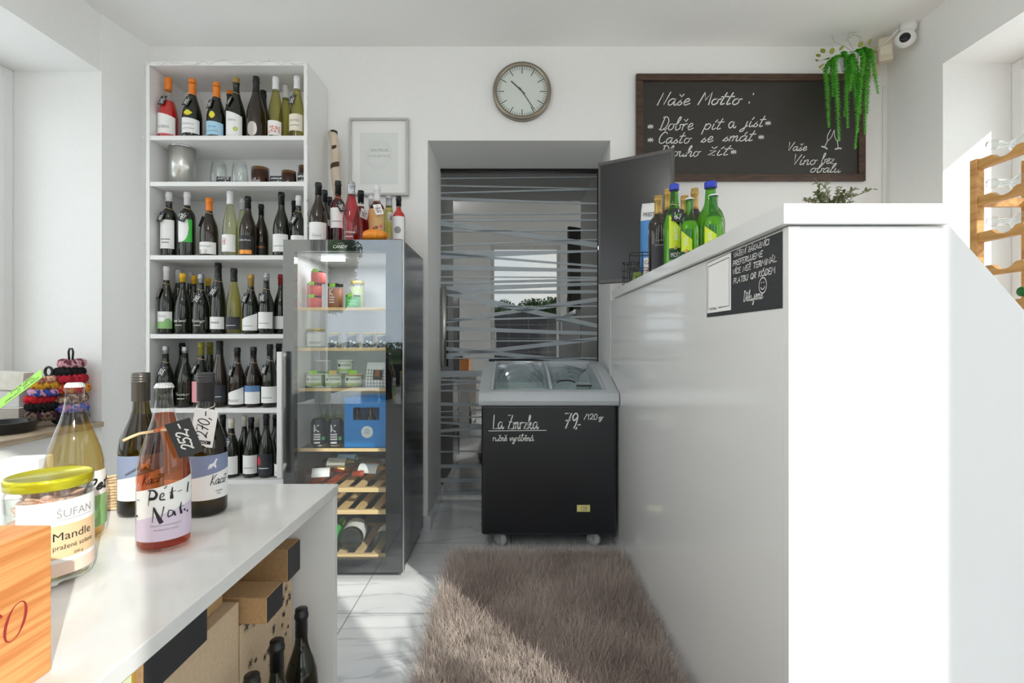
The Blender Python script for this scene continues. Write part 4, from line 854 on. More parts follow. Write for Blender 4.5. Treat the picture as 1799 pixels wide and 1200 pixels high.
part(MB().tube([(0, 0, .046), (.002, 0, .058), (.008, .002, .072)], [.009, .006, .007], 7), 'stalk', col(120, 96, 50), pk)
bi = noisy('birch_bark', lin(206, 190, 168), lin(218, 204, 184), 5, .8)
p0, p1 = Vector((XX(601, 2.70), 2.70, FT + .0005)), at(585.5, 232, 2.775)
br = thing('birch_log', 'pale birch branch with dark knots leaning on the wall over the fridge', 'log', p0)
d_ = p1 - p0; pts = [d_ * (i / 10) + Vector((.004 * math.sin(i * 1.7), 0, 0)) for i in range(11)]
part(MB().tube(pts, [.023, .0225, .023, .0225, .0265, .0225, .0225, .0225, .024, .0225, .0235], 18), 'bark', bi, br)
kn = MB()
for f, a, h in ((.86, .3, .02), (.72, 0, .026), (.42, .5, .02), (.42, -.6, .02)):
    c = d_ * f; w = 1.2 if f == .72 else .5
    M = lambda s, zz, e=0, c=c: Vector((c.x + (.0238 + e) * math.sin(s / .0238), c.y - (.0238 + e) * math.cos(s / .0238), c.z + zz))
    kn.strip(.0238 * (a - w), .0238 * (a + w), lambda t: -h / 2 + .3 * t, lambda t: h / 2 + .3 * t, M, 0, 10, .0012)
part(kn, 'knots', col(70, 54, 42, .9), br, recalc=False)
part(MB().tube([d_ * .985, d_ * 1.001], .0237, 18), 'bark_rim', col(60, 52, 48, .9), br)
# ------------------------------------------------------------------ drinks fridge
FX0, FX1, FY0, FY1 = -1.005, -.480, 2.25, 2.77
fr = thing('drinks_fridge', 'tall black glass door drinks fridge standing beside the bookcase', 'fridge', (0, 0, 0))
FSIDE = mat('fridge_black_steel', (.030, .034, .042), .22, .3)
YD0 = FY0 + .038
cab = MB().box(FX0, FX0 + .03, YD0 + .002, FY1, .05, FT).box(FX1 - .03, FX1, YD0 + .002, FY1, .05, FT).box(FX0 + .03, FX1 - .03, YD0 + .002, FY1, FT - .05, FT).box(FX0 + .03, FX1 - .03, YD0 + .002, FY1, .05, .075).box(FX0 + .03, FX1 - .03, FY1 - .03, FY1, .075, FT - .05)
part(cab, 'cabinet', FSIDE, fr, bevel=.002)
INNER = mat('fridge_liner', (.55, .56, .57), .35)
DARKIN = mat('fridge_dark_liner', (.05, .055, .065), .4)
part(MB().box(FX0 + .03, FX0 + .035, YD0 + .004, FY1 - .036, .56, FT - .05).box(FX1 - .035, FX1 - .03, YD0 + .004, FY1 - .036, .56, FT - .05).box(FX0 + .035, FX1 - .035, FY1 - .036, FY1 - .031, .56, FT - .05).box(FX0 + .035, FX1 - .035, YD0 + .004, FY1 - .036, FT - .054, FT - .05)
     .box(FX0 + .03, FX0 + .035, YD0 + .004, FY1 - .036, .075, .56, 1).box(FX1 - .035, FX1 - .03, YD0 + .004, FY1 - .036, .075, .56, 1).box(FX0 + .035, FX1 - .035, FY1 - .036, FY1 - .031, .075, .56, 1), 'liner', [INNER, DARKIN], fr)
part(MB().box(FX0 + .02, FX1 - .02, FY0 + .05, FY1, 0, .05), 'plinth', mat('plinth_grey', (.10, .105, .11), .4), fr)
wx0, wx1, wz0, wz1 = XX(517, FY0), XX(678, FY0), ZZ(995, FY0), ZZ(441, FY0)
dr = part(MB().box(FX0, wx0, FY0, YD0, .035, FT).box(wx1, FX1, FY0, YD0, .035, FT).box(wx0, wx1, FY0, YD0, .035, wz0).box(wx0, wx1, FY0, YD0, wz1, FT), 'door', BLACKG, fr, bevel=.001)
part(MB().box(FX0 + .001, FX1 - .001, FY0 - .0055, FY0 - .001, .037, FT - .001), 'door_glass', glass('fridge_glass', (.98, .99, .99), (.85, .88, .89), refl=1.8, rough=.004), dr)
part(MB().box(FX1 + .0005, FX1 + .004, FY0 - .001, FY0 + .03, .035, FT), 'edge_trim', STEEL, dr)
lg = MB(); FDM = plane_map((0, FY0 - .0058, 0), (1, 0, 0), (0, 0, 1), (0, -1, 0))
printed(lg, 'CANDY', XX(586, FY0), XX(611, FY0), ZZ(436.5, FY0), .0135, FDM, 0, slant=.2); part(lg, 'badge', CHALK, dr, recalc=False)
hz0, hz1, hxx = ZZ(840, 2.2), ZZ(618, 2.2), XX(492, 2.2)
hn = MB().box(hxx - .012, hxx + .010, 2.196, 2.212, hz0, hz1)
for z in (hz0 + .03, hz1 - .03): hn.prism([(2.2125, z - .006), (FY0 - .006, z + .012), (FY0 - .006, z + .024), (2.2125, z + .006)], 'x', hxx + .0, hxx + .010)
part(hn, 'handle', mat('silver_handle', (.72, .72, .72), .38, .45), dr, bevel=.002)
lb_ = part(MB().box(XX(566, 2.4), XX(606, 2.4), 2.39, 2.41, ZZ(459, 2.4), ZZ(455, 2.4)), 'light_bar', emit('light_bar_white', (.95, 1, 1), 1.6), fr)
fl2 = bpy.data.lights.new('fridge_light', 'AREA'); fl2.shape = 'RECTANGLE'; fl2.size = .35; fl2.size_y = .2; fl2.energy = 2.4; flo = bpy.data.objects.new('fridge_light', fl2); C.objects.link(flo); flo.location = (-.745, 2.45, FT - .06); flo.parent = fr
YS = 2.32
SZ = [ZZ(v, YS) for v in (541, 612, 683, 789)]
sx0, sx1 = FX0 + .037, FX1 - .037
for z in SZ:
    s_ = part(MB().box(sx0, sx1, YS + .016, FY1 - .04, z - .006, z), 'glass_shelf', G_CLEAR, fr)
    part(MB().box(sx0, sx1, YS, YS + .0155, z - .012, z + .002), 'shelf_front', WOODC, s_, bevel=.002)
RZ = [ZZ(858, YS), ZZ(897, YS), ZZ(975, YS)]
for z in RZ:
    s_ = part(MB().box(sx0, sx1, YS, YS + .022, z - .018, z + .002), 'rack_front', WOODC, fr, bevel=.002)
    for k in range(6):
        x = sx0 + .03 + k * (sx1 - sx0 - .06) / 5
        part(MB().box(x - .018, x + .018, YS + .0225, FY1 - .05, z - .012, z), 'slat', WOODC, s_)
    part(MB().box(sx0, sx1, FY1 - .049, FY1 - .038, z - .016, z), 'rack_rear', WOODC, s_)
def jar(px, py, Y, r, h, base, mats, label, group, lid=None, lab=None, name='jar', cat='jar', fill=.8, sticker=None, yaw=0):
    t = thing(name, label, cat, (XX(px, Y), Y, base + .0008), math.atan2(-XX(px, Y), Y) * .5, group)
    part(MB().lathe([(0, 0), (r * .92, 0), (r, .006), (r, h * .82), (r * .9, h * .88), (r * .9, h * .9), (0, h * .9)], 24), 'body', mats[0], t)
    if len(mats) > 1: part(MB().lathe([(0, .003), (r * .9, .003), (r - .002, .008), (r - .002, h * fill), (0, h * fill)], 24), 'contents', mats[1], t)
    part(MB().lathe([(r * .94, h * .885), (r * .97, h * .89), (r * .97, h * .99), (r * .93, h), (0, h)], 28), 'lid', lid or BLACK, t)
    if lab: m = MB(); mm = lab(m, r, h, cyl_map(r + .0005, yaw)); part(m, 'label', mm, t, recalc=False)
    if sticker:
        m = MB(); M = cyl_map(r + .002, yaw - .25); s = .011; m.strip(-s * 1.3, s * 1.3, h * .84, h * .84 + s * 1.5, M, 0, 4); part(m, 'price_sticker', sticker, t)
    return t
K1, K2, K3, K4 = ['%s in the drinks fridge' % w for w in ('jars on the first shelf', 'jars on the second shelf', 'tubs on the third shelf', 'drinks on the fourth shelf')]
PINKJ = col(226, 96, 92); z0 = SZ[0]; hj = .058
for k, (px, w) in enumerate(((553, 'lowest jar of the stacked pink spread jars'), (553, 'middle jar of the stacked pink spread jars'), (560, 'topmost jar of the stacked pink spread jars'))):
    jar(px, 0, 2.40, .033, hj, z0 + k * (hj + .001), [PINKJ], w, K1, BLACK, None, sticker=LIME)
jar(590, 0, 2.40, .036, .118, z0, [G_CLEAR, col(168, 96, 62)], 'tall brown jar with white letter and lime price tag', K1, BLACK, lambda m, R, H, M: (pen(m, 'K', -.024, -.006, H * .52, .03, M, 0, .005, 0), [m.strip(-.026, 0, H * (.42 - .1 * i), H * (.46 - .1 * i), M, 0, 4) for i in range(3)], [PAPER])[2], sticker=LIME)
jar(621, 0, 2.38, .034, .062, z0, [col(70, 170, 70), ], 'small green tin with a lime price tag', K1, BLACK, L(.2, .7, .8, col(90, 210, 110), extra=lines('bio', 1, PAPER)), sticker=LIME)
jar(629, 0, 2.62, .036, .155, z0, [G_CLEAR, col(150, 160, 110)], 'tall glass jar with gold lid behind the green tin', K1, mat('gold_lid', lin(205, 180, 80), .3, .6))
z0 = SZ[1]; GL_ = mat('gold_lid', lin(205, 180, 80), .3, .6); PATE = col(176, 160, 140)
jar(556, 0, 2.42, .043, .090, z0, [G_CLEAR, col(228, 226, 220)], 'white filled jar with gold lid, first on the second fridge shelf', K2, GL_, L(.1, .75, 1.3, extra=lines(None, 2)))
DK = mat('slate_blue_label', lin(66, 78, 92), .6)
for px, w in ((588, 'jar with tilted slate label next to the white filled jar'), (620, 'jar with slate label showing a round white mark, shelf middle'), (649, 'jar with tilted slate label third along the second fridge shelf'), (673, 'jar with slate label last on the second fridge shelf')):
    jar(px, 0, 2.38, .031, .070, z0, [G_CLEAR, PATE], w, K2, GL_, L(.08, .78, .75, DK, extra=both(emblem(CHALK, .25, -.2, .5), band(CHALK, .3, .5, .2, .7)), lo=lambda t: .08 * t, hi=lambda t: .08 * t), fill=.78)
z0 = SZ[2]; TUB = col(214, 220, 196)
def tub(px, Y, z, w, lbl, stk=None, c=TUB):
    r = w / 2; t = thing('food_tub', lbl, 'tub', (XX(px, Y), Y, z + .0008), 0, K3); h = .062
    part(MB().lathe([(0, 0), (r * .86, 0), (r * .9, .004), (r, h * .92), (r * 1.03, h * .93), (r * 1.03, h), (0, h)], 28), 'body', c, t)
    m = MB(); M = cyl_map(r * .97 + .001, 0); m.strip(-r * 1.1, r * 1.1, h * .16, h * .86, M, 0, 10); m.disc(-r * .55, h * .62, .007, M, 1, 10, .0006, .007); printed(m, 'hummus', -r * .25, r * .85, h * .58, .009, M, 2, .0007); m.strip(-r, r, h * .16, h * .36, M, 3, 8, .0005)
    part(m, 'label', [col(226, 232, 218), mat('teal_dark', lin(30, 70, 90), .5), INK, col(176, 200, 130)], t, recalc=False)
    if stk: m = MB(); M = plane_map((0, -r * .75, h + .0003), (1, 0, 0), (0, .3, 1), (0, -1, .3)); m.strip(-.016, .02, 0, .016, M, 0, 2); part(m, 'price_sticker', stk, t)
    return t
tub(554, 2.40, z0, .080, 'pale food tub with lime sticker, first in the front row', LIME); tub(588, 2.40, z0, .084, 'pale food tub in the middle of the front row', col(220, 190, 110)); tub(623, 2.40, z0, .084, 'pale food tub beside the salad pack', LIME, col(206, 186, 160))
tub(608, 2.41, z0 + .064, .076, 'pale food tub stacked on top of the front tubs', None, col(226, 228, 222))
bxm = MB().box(-.045, .045, -.03, .03, 0, .055); b1 = bxm.build('snack_box', [col(216, 216, 214)], loc=(XX(563, 2.55), 2.55, z0 + .064 + .0), bevel=.003); tag(b1, 'plain white carton lying behind the food tubs', 'box')
b2 = MB().box(-.05, .05, -.04, .04, 0, .062).build('snack_box', [col(60, 150, 60)], loc=(XX(566, 2.55), 2.55, z0 + .0005), bevel=.004); tag(b2, 'green carton under the plain white carton behind the food tubs', 'box')
sp = thing('salad_pack', 'white and black grid patterned snack pouch standing on the third fridge shelf', 'pack', (XX(662, 2.40), 2.40, z0 + .0008))
m = MB(); vs = []
for (zz, w, d) in ((0, .045, .018), (.03, .046, .02), (.085, .043, .010), (.115, .042, .002)): vs += [(-w, -d, zz), (w, -d, zz), (w, d, zz), (-w, d, zz)]
m.add(vs, [(4 * j + a, 4 * j + (a + 1) % 4, 4 * j + 4 + (a + 1) % 4, 4 * j + 4 + a) for j in range(3) for a in range(4)] + [(3, 2, 1, 0), (12, 13, 14, 15)])
part(m, 'pouch', PAPER, sp)
m = MB(); M = lambda a, b, e=0: Vector((a, -(.0185 + (.002 if b < .03 else .002 - (b - .03) * .18)) - e - .0005, b))
for k in range(6): x = -.036 + k * .0145; m.ribbon([(x, .002), (x * .98, .03), (x * .95, .085)], .0016, M)
for k in range(6): m.ribbon([(-.042, .005 + k * .015), (.042, .005 + k * .015)], .0016, M)
m.strip(-.012, .032, .035, .08, M, 1, 4, .0006); m.strip(-.004, .018, .05, .08, M, 2, 4, .001)
part(m, 'print', [INK, mat('plum_dark', (.05, .04, .05), .5), col(150, 84, 60)], sp, recalc=False)
bk = thing('wire_basket', 'small dark wire basket at the end of the third fridge shelf', 'basket', (XX(531, 2.42), 2.42, z0 + .003))
m = MB()
for zz in (0, .02, .04, .06): m.tube([(.028 * math.cos(a), .028 * math.sin(a), zz) for a in [i * PI / 10 for i in range(20)]], .0013, 5, closed=True)
for k in range(10): a = k * PI / 5; m.tube([(.028 * math.cos(a), .028 * math.sin(a), 0), (.028 * math.cos(a), .028 * math.sin(a), .06)], .0011, 5)
part(m, 'wire_body', BLACK, bk); part(MB().lathe([(0, -.0015), (.027, -.0015), (.027, 0), (0, 0)], 20), 'base', BLACK, bk)
z0 = SZ[3]
def can(px, lbl):
    r, h = .0365, .127; t = thing('drink_can', lbl, 'can', (XX(px, 2.385), 2.385, z0 + .0008), .15, K4)
    part(MB().lathe([(0, .002), (r * .70, .002), (r * .74, 0), (r * .82, .004), (r, .014), (r, h * .86), (r * .97, h * .9), (r * .80, h * .985), (r * .82, h), (r * .76, h - .003), (0, h - .004)], 32), 'body', mat('can_navy', lin(22, 34, 48), .25, .3), t)
    m = MB(); M = cyl_map(r + .0005, .1); pen(m, 'K', -.020, .004, .072, .030, M, 0, .0065, 0)
    for i in range(3): m.strip(-.022, .010, .056 - .011 * i, .063 - .011 * i, M, 0, 5)
    m.strip(-.02, .008, .018, .026, M, 0, 5); m.disc(.024, .04, .009, M, 1, 12, .0005)
    part(m, 'label', [PAPER, col(86, 196, 140)], t, recalc=False); part(MB().lathe([(0, .001), (r * .73, .0005), (r * .8, .003), (r * .95, .0105)], 24, caps=False), 'base_ring', CHROME, t)
can(561, 'dark blue drink can with white letter, first of the pair'); can(590, 'dark blue drink can with white letter beside the blue carton')
for px, Y, lb in ((558, 2.56, 'clear empty looking bottle behind the first drink can'), (569, 2.62, 'clear bottle at the very back of the fourth fridge shelf'), (581, 2.56, 'clear bottle standing behind the gap of the cans'), (596, 2.615, 'clear bottle with lime tag behind the second drink can')):
    bottle((XX(px, Y), Y, z0 + .001), 'small', .225, gl=G_CLEAR, capstyle='none', liquid=L_PALE, fill=.5, R=.028, label=lb, group=K4, cat='bottle', name='glass_bottle')
cr_ = thing('bottle_carton', 'bright blue drinks carton with a round white logo and hand holes', 'carton', (0, 0, 0))
BLUE = col(24, 136, 214, .5); cx0, cx1, cy0, cy1, cz0, cz1 = XX(605.5, 2.36), -.535, 2.36, 2.50, z0 + .001, ZZ(699, 2.36)
hx0, hx1, hz0_, hz1_ = XX(621, 2.36), XX(667, 2.36), ZZ(738, 2.36), ZZ(716, 2.36)
cx1 = hx1 + (hx0 - cx0) * .85
m = MB().box(cx0, hx0, cy0, cy0 + .002, cz0, cz1).box(hx1, cx1, cy0, cy0 + .002, cz0, cz1).box(hx0, hx1, cy0, cy0 + .002, cz0, hz0_).box(hx0, hx1, cy0, cy0 + .002, hz1_, cz1)
m.box(cx0, cx0 + .002, cy0 + .002, cy1, cz0, cz1).box(cx1 - .002, cx1, cy0 + .002, cy1, cz0, cz1).box(cx0, cx1, cy1, cy1 + .002, cz0, cz1).box(cx0, cx1, cy0 + .002, cy1, cz0, cz0 + .002).box(cx0, cx1, cy0, cy1 + .002, cz1, cz1 + .002)
part(m, 'box', BLUE, cr_)
m = MB(); M = plane_map((XX(645.5, 2.36), cy0 - .0006, ZZ(759, 2.36)), (1, 0, 0), (0, 0, 1), (0, -1, 0)); m.disc(0, 0, .0275, M, 0, 24); printed(m, 'hopper', -.016, .016, -.008, .006, M, 1, .0012)
for k in range(3): m.ring(0, .005, .004 + .003 * k, .0012, M, 1, .0012, 14)
part(m, 'logo', [PAPER, col(120, 180, 200)], cr_, recalc=False)
for k, px in enumerate((628, 652)):
    bottle((XX(px, 2.43), 2.43, cz0 + .0025), 'small', .205, gl=G_BROWN, R=.029, cap=col(196, 150, 110), capstyle='crown', label='brown bottle with tan crown cap inside the blue carton, %s' % ('further from the fridge side' if k == 0 else 'nearer the fridge side'), group=K4, cat='bottle', name='beer_bottle')
def lying(loc, kind, H, yaw, pitch=-PI / 2, **k):
    """a bottle lying down, its base at loc, neck pointing to heading yaw"""
    return bottle(loc, kind, H, tilt=(pitch, 0, yaw), **k)
GLY = 'bottles lying on the wooden racks of the drinks fridge'
z0 = RZ[0] + .040
lying((-.955, 2.365, z0), 'burgundy', .26, -PI / 2 + .25, gl=G_CLEAR, liquid=L_ROSE, fill=.8, cap=col(170, 70, 40), R=.036, lab=L(.12, .42, 1.5, PAPER), label='rose bottle lying across the upper wooden rack', group=GLY)
lying((XX(600, 2.37), 2.37, z0 + .002), 'burgundy', .27, PI / 2 - .15, gl=G_CLEAR, liquid=L_GOLD, fill=.8, cap=ORANGE, R=.036, lab=L(.10, .44, 1.5, CREAM), label='amber bottle with cream label lying on the upper wooden rack', group=GLY) if 0 else None
lying((-.60, 2.44, z0 + .002), 'burgundy', .27, PI / 2 - .25, gl=G_CLEAR, liquid=L_GOLD, fill=.8, cap=CAPGOLD, R=.037, lab=L(.12, .48, 1.6, PAPER), label='golden bottle with white label lying with its neck towards the rack middle', group=GLY)
lying((-.95, 2.58, z0 + .002), 'burgundy', .27, -PI / 2, gl=G_CLEAR, liquid=L_GOLD, fill=.8, cap=ORANGE, R=.036, lab=L(.10, .44, 1.6, CREAM), label='amber bottle with cream label lying second from the door', group=GLY)
lying((-.93, 2.665, z0 + .002), 'burgundy', .27, -PI / 2, gl=G_CLEAR, liquid=L_PALE, fill=.8, cap=CAPS, R=.036, lab=L(.10, .44, 1.6, PALEBLUE), label='clear bottle with pale blue label lying at the back of the rack', group=GLY)
lying((XX(586, 2.60), 2.60, z0 + .070), 'burgundy', .24, PI / 2, gl=G_DARK, cap=CAPGOLD, R=.035, lab=L(.10, .40, 1.6, col(200, 208, 214)), label='dark bottle lying on top of the others at the rack back', group=GLY) if 0 else None
z0 = RZ[2] + .042
lying((XX(617, 2.36), 2.36, z0 + .012), 'sparkling', .345, .12, gl=G_DARK, cap=CAPB, R=.053, lab=L(.07, .40, 2.2, PAPER), label='dark bottle with white label lying base first on the lowest rack', group=GLY)
lying((XX(669, 2.36), 2.36, z0 - .004), 'burgundy', .31, .05, gl=G_CLEAR, liquid=L_PALE, fill=.84, cap=CAPS, R=.036, lab=L(.18, .44, 2.0, PAPER), label='pale clear bottle lying base first beside the dark one', group=GLY)
lying((XX(577, 2.37), 2.37, z0 - .004), 'burgundy', .31, .1, gl=G_GREEN, cap=LIME, R=.037, lab=L(.08, .44, 2.2, GREENP), label='bottle with bright green label lying on the lowest rack nearest the display table', group=GLY)

# ------------------------------------------------------------------ things on the bar shelf
BZ = 1.3165; GB = 'juice and wine bottles on the bar shelf'
ML = [Vector((XX(1051, 2.7), 2.7, 0)), Vector((XX(1184, 2.487), 2.487, 0))]
mo = thing('monitor', 'large dark portrait monitor on a stand at the far end of the bar shelf', 'monitor', ((ML[0] + ML[1]) / 2)[:2] + (0,), math.atan2(-.213, .332))
hw = (ML[1] - ML[0]).length / 2; mz0, mz1 = ZZ(499, 2.7), ZZ(286, 2.7)
part(MB().box(-hw, hw, 0, .028, mz0, mz1), 'housing', mat('monitor_grey', (.085, .082, .078), .35), mo, bevel=.004)
part(MB().box(-hw + .014, hw - .014, -.0015, -.0005, mz0 + .022, mz1 - .018), 'screen', mat('screen_black', (.018, .018, .019), .22), mo)
part(MB().box(-hw, -hw + .004, -.001, .026, mz0 + .18, mz0 + .20), 'port', CHROME, mo)
mo_M = mo.matrix_basis
part(MB().box(.02, .05, .032, .05, BZ + .012, mz0 + .3).box(-.01, .08, .028, .032, mz0 + .2, mz0 + .3), 'neck', BLACK, mo, bevel=.002)
part(MB().box(-.075, .15, -.03, .09, BZ + .0005, BZ + .012), 'foot', BLACK, mo, bevel=.003)
def bar(px, yt, X, kind, **k):
    Y = X * 900 / (px - 900); return bottle((X, Y, BZ), kind, ZZ(yt, Y) - BZ, group=GB, **k)
def must(m, R, H, M, s, a, b):
    m.strip(-s, s, a, lambda t: a + (b - a) * .22, M, 1, 8, .0004); printed(m, 'MOŠT', -s * .7, s * .7, a + (b - a) * .05, (b - a) * .10, M, 2, .0009); m.strip(-s, s, lambda t: a + (b - a) * .25, lambda t: a + (b - a) * (.99 - .18 * (t / s + 1)), M, 3, 8, .0005); m.disc(0, a + (b - a) * .25, .006, M, 4, 8, .0008)
    MV = lambda p, q_, e=0: M(-q_, a + (b - a) * .42 + p, e); printed(m, 'JABLKO', 0, (b - a) * .30, -.006, .012, MV, 2, .0009)
    return [mat('must_dark', lin(20, 60, 30), .5), PAPER, col(206, 224, 40), CAPGOLD]
MUST = L(.07, .62, .62, G_GREEN, extra=must)
GWINE = dict(gl=G_BROWN, cap=CAPGOLD, cap_z=.76)
bar(1157, 345, .572, 'bordeaux', lab=[script('Cuvee', GREYINK, .40, .03, .5), L(.05, .36, .9, NAVY)], label='dark wine bottle with gold cap next to the blue coffee bag', **GWINE)
bar(1173.5, 333, .635, 'bordeaux', R=.034, label='dark wine bottle with gold cap hidden behind the blue capped juice', **GWINE)
bar(1185, 325, .578, 'juice', gl=G_GREEN, liquid=L_GREEN, fill=.62, cap=BLUECAP, capstyle='lid', cap_z=.93, R=.037, lab=MUST, price='95,-', tag_yaw=.2, label='tall green juice bottle with blue cap and dark tag', cat='juice bottle', name='juice_bottle')
bar(1203, 345, .66, 'bordeaux', R=.035, label='dark wine bottle with gold cap between the two blue capped juices', **GWINE)
bar(1212, 349, .60, 'small', gl=G_GREEN, liquid=L_GREEN, fill=.64, cap=CAPW, capstyle='crown', lab=L(.05, .50, .62, G_GREEN, extra=must), yaw=-.5, label='small green juice bottle with white cap, nearest the blue capped front one', cat='juice bottle', name='juice_bottle')
bar(1221, 332, .74, 'bordeaux', R=.036, label='dark wine bottle with gold cap standing behind the small green bottles', **GWINE)
bar(1249, 321, .69, 'juice', gl=G_GREEN, liquid=L_GREEN, fill=.62, cap=BLUECAP, capstyle='lid', cap_z=.93, R=.047, label='tall green juice bottle with blue cap and no tag', cat='juice bottle', name='juice_bottle')
bar(1254, 343, .635, 'small', gl=G_GREEN, liquid=L_GREEN, fill=.64, cap=CAPW, capstyle='crown', R=.031, lab=L(.05, .50, .62, G_GREEN, extra=must), yaw=-.5, label='small green juice bottle with white cap, nearest to the payment notice', cat='juice bottle', name='juice_bottle')
Yb_ = 2.45; cb_ = thing('coffee_bag', 'blue and white coffee bag behind the gold capped bottles', 'bag', (XX(1145, Yb_), Yb_, BZ), -.30)
hb = ZZ(357, Yb_) - BZ; m = MB(); vs = []; sec = ((0, .050, .03), (.04, .052, .034), (hb - .085, .050, .026), (hb - .03, .047, .012), (hb, .043, .003))
for zz, w, d in sec: vs += [(w * math.cos(a) if abs(math.cos(a)) < .9 else w * math.copysign(1, math.cos(a)), d * math.sin(a), zz) for a in [i * PI / 8 for i in range(16)]]
for j in range(4):
    m.add([], [])
m.add(vs, [(16 * j + k, 16 * j + (k + 1) % 16, 16 * j + 16 + (k + 1) % 16, 16 * j + 16 + k) for j in range(3) for k in range(16)] + [tuple(range(16))[::-1]], 0, True)
m.add(vs, [(48 + k, 48 + (k + 1) % 16, 64 + (k + 1) % 16, 64 + k) for k in range(16)] + [tuple(range(64, 80))], 1, True)
for i, f in enumerate(m.f):
    if i < 48 and i >= 32: m.m[i] = 1
part(m, 'pouch', [col(74, 142, 208), PAPER], cb_)
m = MB(); M = lambda a, b, e=0: Vector((a, -.0345 + (b - .04) * .02 * (1 if b > .04 else 0) - e, b)); 
m.strip(-.034, .02, .03, .13, M, 0, 3); printed(m, 'CAFE', -.03, .016, .10, .018, M, 1, .001); m.ring(-.005, .065, .014, .004, M, 2, .001)
M3 = lambda a, b, e=0: Vector((a, -.0125 - (hb - .03 - b) * .28 - e, b))
part(m, 'front_label', [PAPER, INK, REDP], cb_, recalc=False); m = MB(); printed(m, 'PRESTO', -.036, .03, hb - .068, .02, M3, 0, .004); part(m, 'lettering', INK, cb_, recalc=False)
def basket(px, py, Y, r, h, lbl):
    t = thing('wire_basket', lbl, 'basket', (XX(px, Y), Y, BZ + .003)); m = MB(); n = 14
    for k in range(4): m.tube([(r * math.cos(a), r * math.sin(a), h * k / 3) for a in [i * PI / 12 for i in range(24)]], .002 if k == 3 else .0014, 5, closed=True)
    for k in range(n): a = 2 * PI * k / n; m.tube([(r * math.cos(a), r * math.sin(a), 0), (r * math.cos(a), r * math.sin(a), h)], .0013, 5)
    part(m, 'wire_body', BLACK, t); part(MB().lathe([(0, -.002), (r, -.002), (r, 0), (0, 0)], 20), 'base', BLACK, t); return t
basket(1109, 470, 2.44, .040, ZZ(464, 2.45) - BZ, 'low round black wire basket in front of the monitor')
basket(1139, 460, 2.36, .058, ZZ(446, 2.36) - BZ, 'taller round black wire basket at the coffee bag') if 0 else None
bw2 = thing('wire_stand', 'black wire ring stand in front of the blue coffee bag', 'stand', (XX(1128, 2.30), 2.30, BZ + .002)); m = MB()
hs = ZZ(447, 2.30) - BZ
m.tube([(.055 * math.cos(a), .045 * math.sin(a), hs) for a in [i * PI / 12 for i in range(24)]], .0022, 6, closed=True); m.tube([(.055 * math.cos(a), .045 * math.sin(a), hs * .45) for a in [i * PI / 12 for i in range(24)]], .0016, 6, closed=True)
for a in (PI, PI * 1.45, PI * .5, 0): m.tube([(.055 * math.cos(a), .045 * math.sin(a), 0), (.055 * math.cos(a), .045 * math.sin(a), hs)], .002, 6)
part(m, 'wire_body', BLACK, bw2)
m = MB()
ra = random.Random(9)
for k in range(9): x = ra.uniform(-.03, .03); y = ra.uniform(-.02, .02); m.lathe([(0, 0), (.011, .003), (.013, .012), (.009, .021), (0, .024)], 8, k % 3, Matrix.Translation((x, y, .002 + (k // 5) * .018)))
part(m, 'contents', [col(206, 150, 96), col(232, 228, 220), col(120, 140, 60)], bw2)['kind'] = 'stuff'
# grey green sprigs in a low bowl near the shelf end
dp = thing('sprig_plant', 'low bowl of grey green leafy sprigs on the near end of the bar shelf', 'plant', (XX(1457, 1.15), 1.15, BZ))
part(MB().lathe([(0, 0), (.03, 0), (.042, .018), (.040, .018), (.028, .004), (0, .004)], 24), 'bowl', PVC, dp)
ra = random.Random(12); m = MB()
def leaf(m, p, d, ln, w, mi=0, fold=.25):
    d = Vector(d).normalized(); s = d.cross(Vector((0, 0, 1)) if abs(d.z) < .95 else Vector((1, 0, 0))).normalized(); u = s.cross(d); p = Vector(p)
    q = [p, p + d * ln * .35 + s * w * .5 + u * w * fold, p + d * ln * .75 + s * w * .38 + u * w * fold, p + d * ln, p + d * ln * .75 - s * w * .38 + u * w * fold, p + d * ln * .35 - s * w * .5 + u * w * fold, p + d * ln * .5]
    m.add(q, [(0, 1, 6), (1, 2, 6), (2, 3, 6), (3, 4, 6), (4, 5, 6), (5, 0, 6)], mi, True)
for k in range(26):
    a = ra.uniform(0, 2 * PI); sp_ = ra.uniform(.02, .085); hh = ra.uniform(.045, .075) if k else .095
    tip = Vector((sp_ * math.cos(a) * 1.1, sp_ * math.sin(a) * .6, hh)); base = Vector((.01 * math.cos(a), .01 * math.sin(a), .012))
    if k == 0: tip.x = -.028; tip.y = 0
    pts = [base, base.lerp(tip, .5) + Vector((0, 0, .014)), tip]; pts = [pts[0], pts[0].lerp(pts[1], .5), pts[1], pts[1].lerp(pts[2], .5), pts[2]]
    m.tube(pts, .0008, 4, 1)
    for i in range(14):
        t_ = .3 + .7 * i / 13; f = t_ * 4; j = min(3, int(f)); p = pts[j].lerp(pts[j + 1], f - j); leaf(m, p, (ra.uniform(-1, 1), ra.uniform(-1, 1), ra.uniform(-.2, .8)), .0115, .0055, 0)
part(m, 'sprigs', [col(112, 122, 84, .7), col(130, 104, 92, .8)], dp, recalc=False)

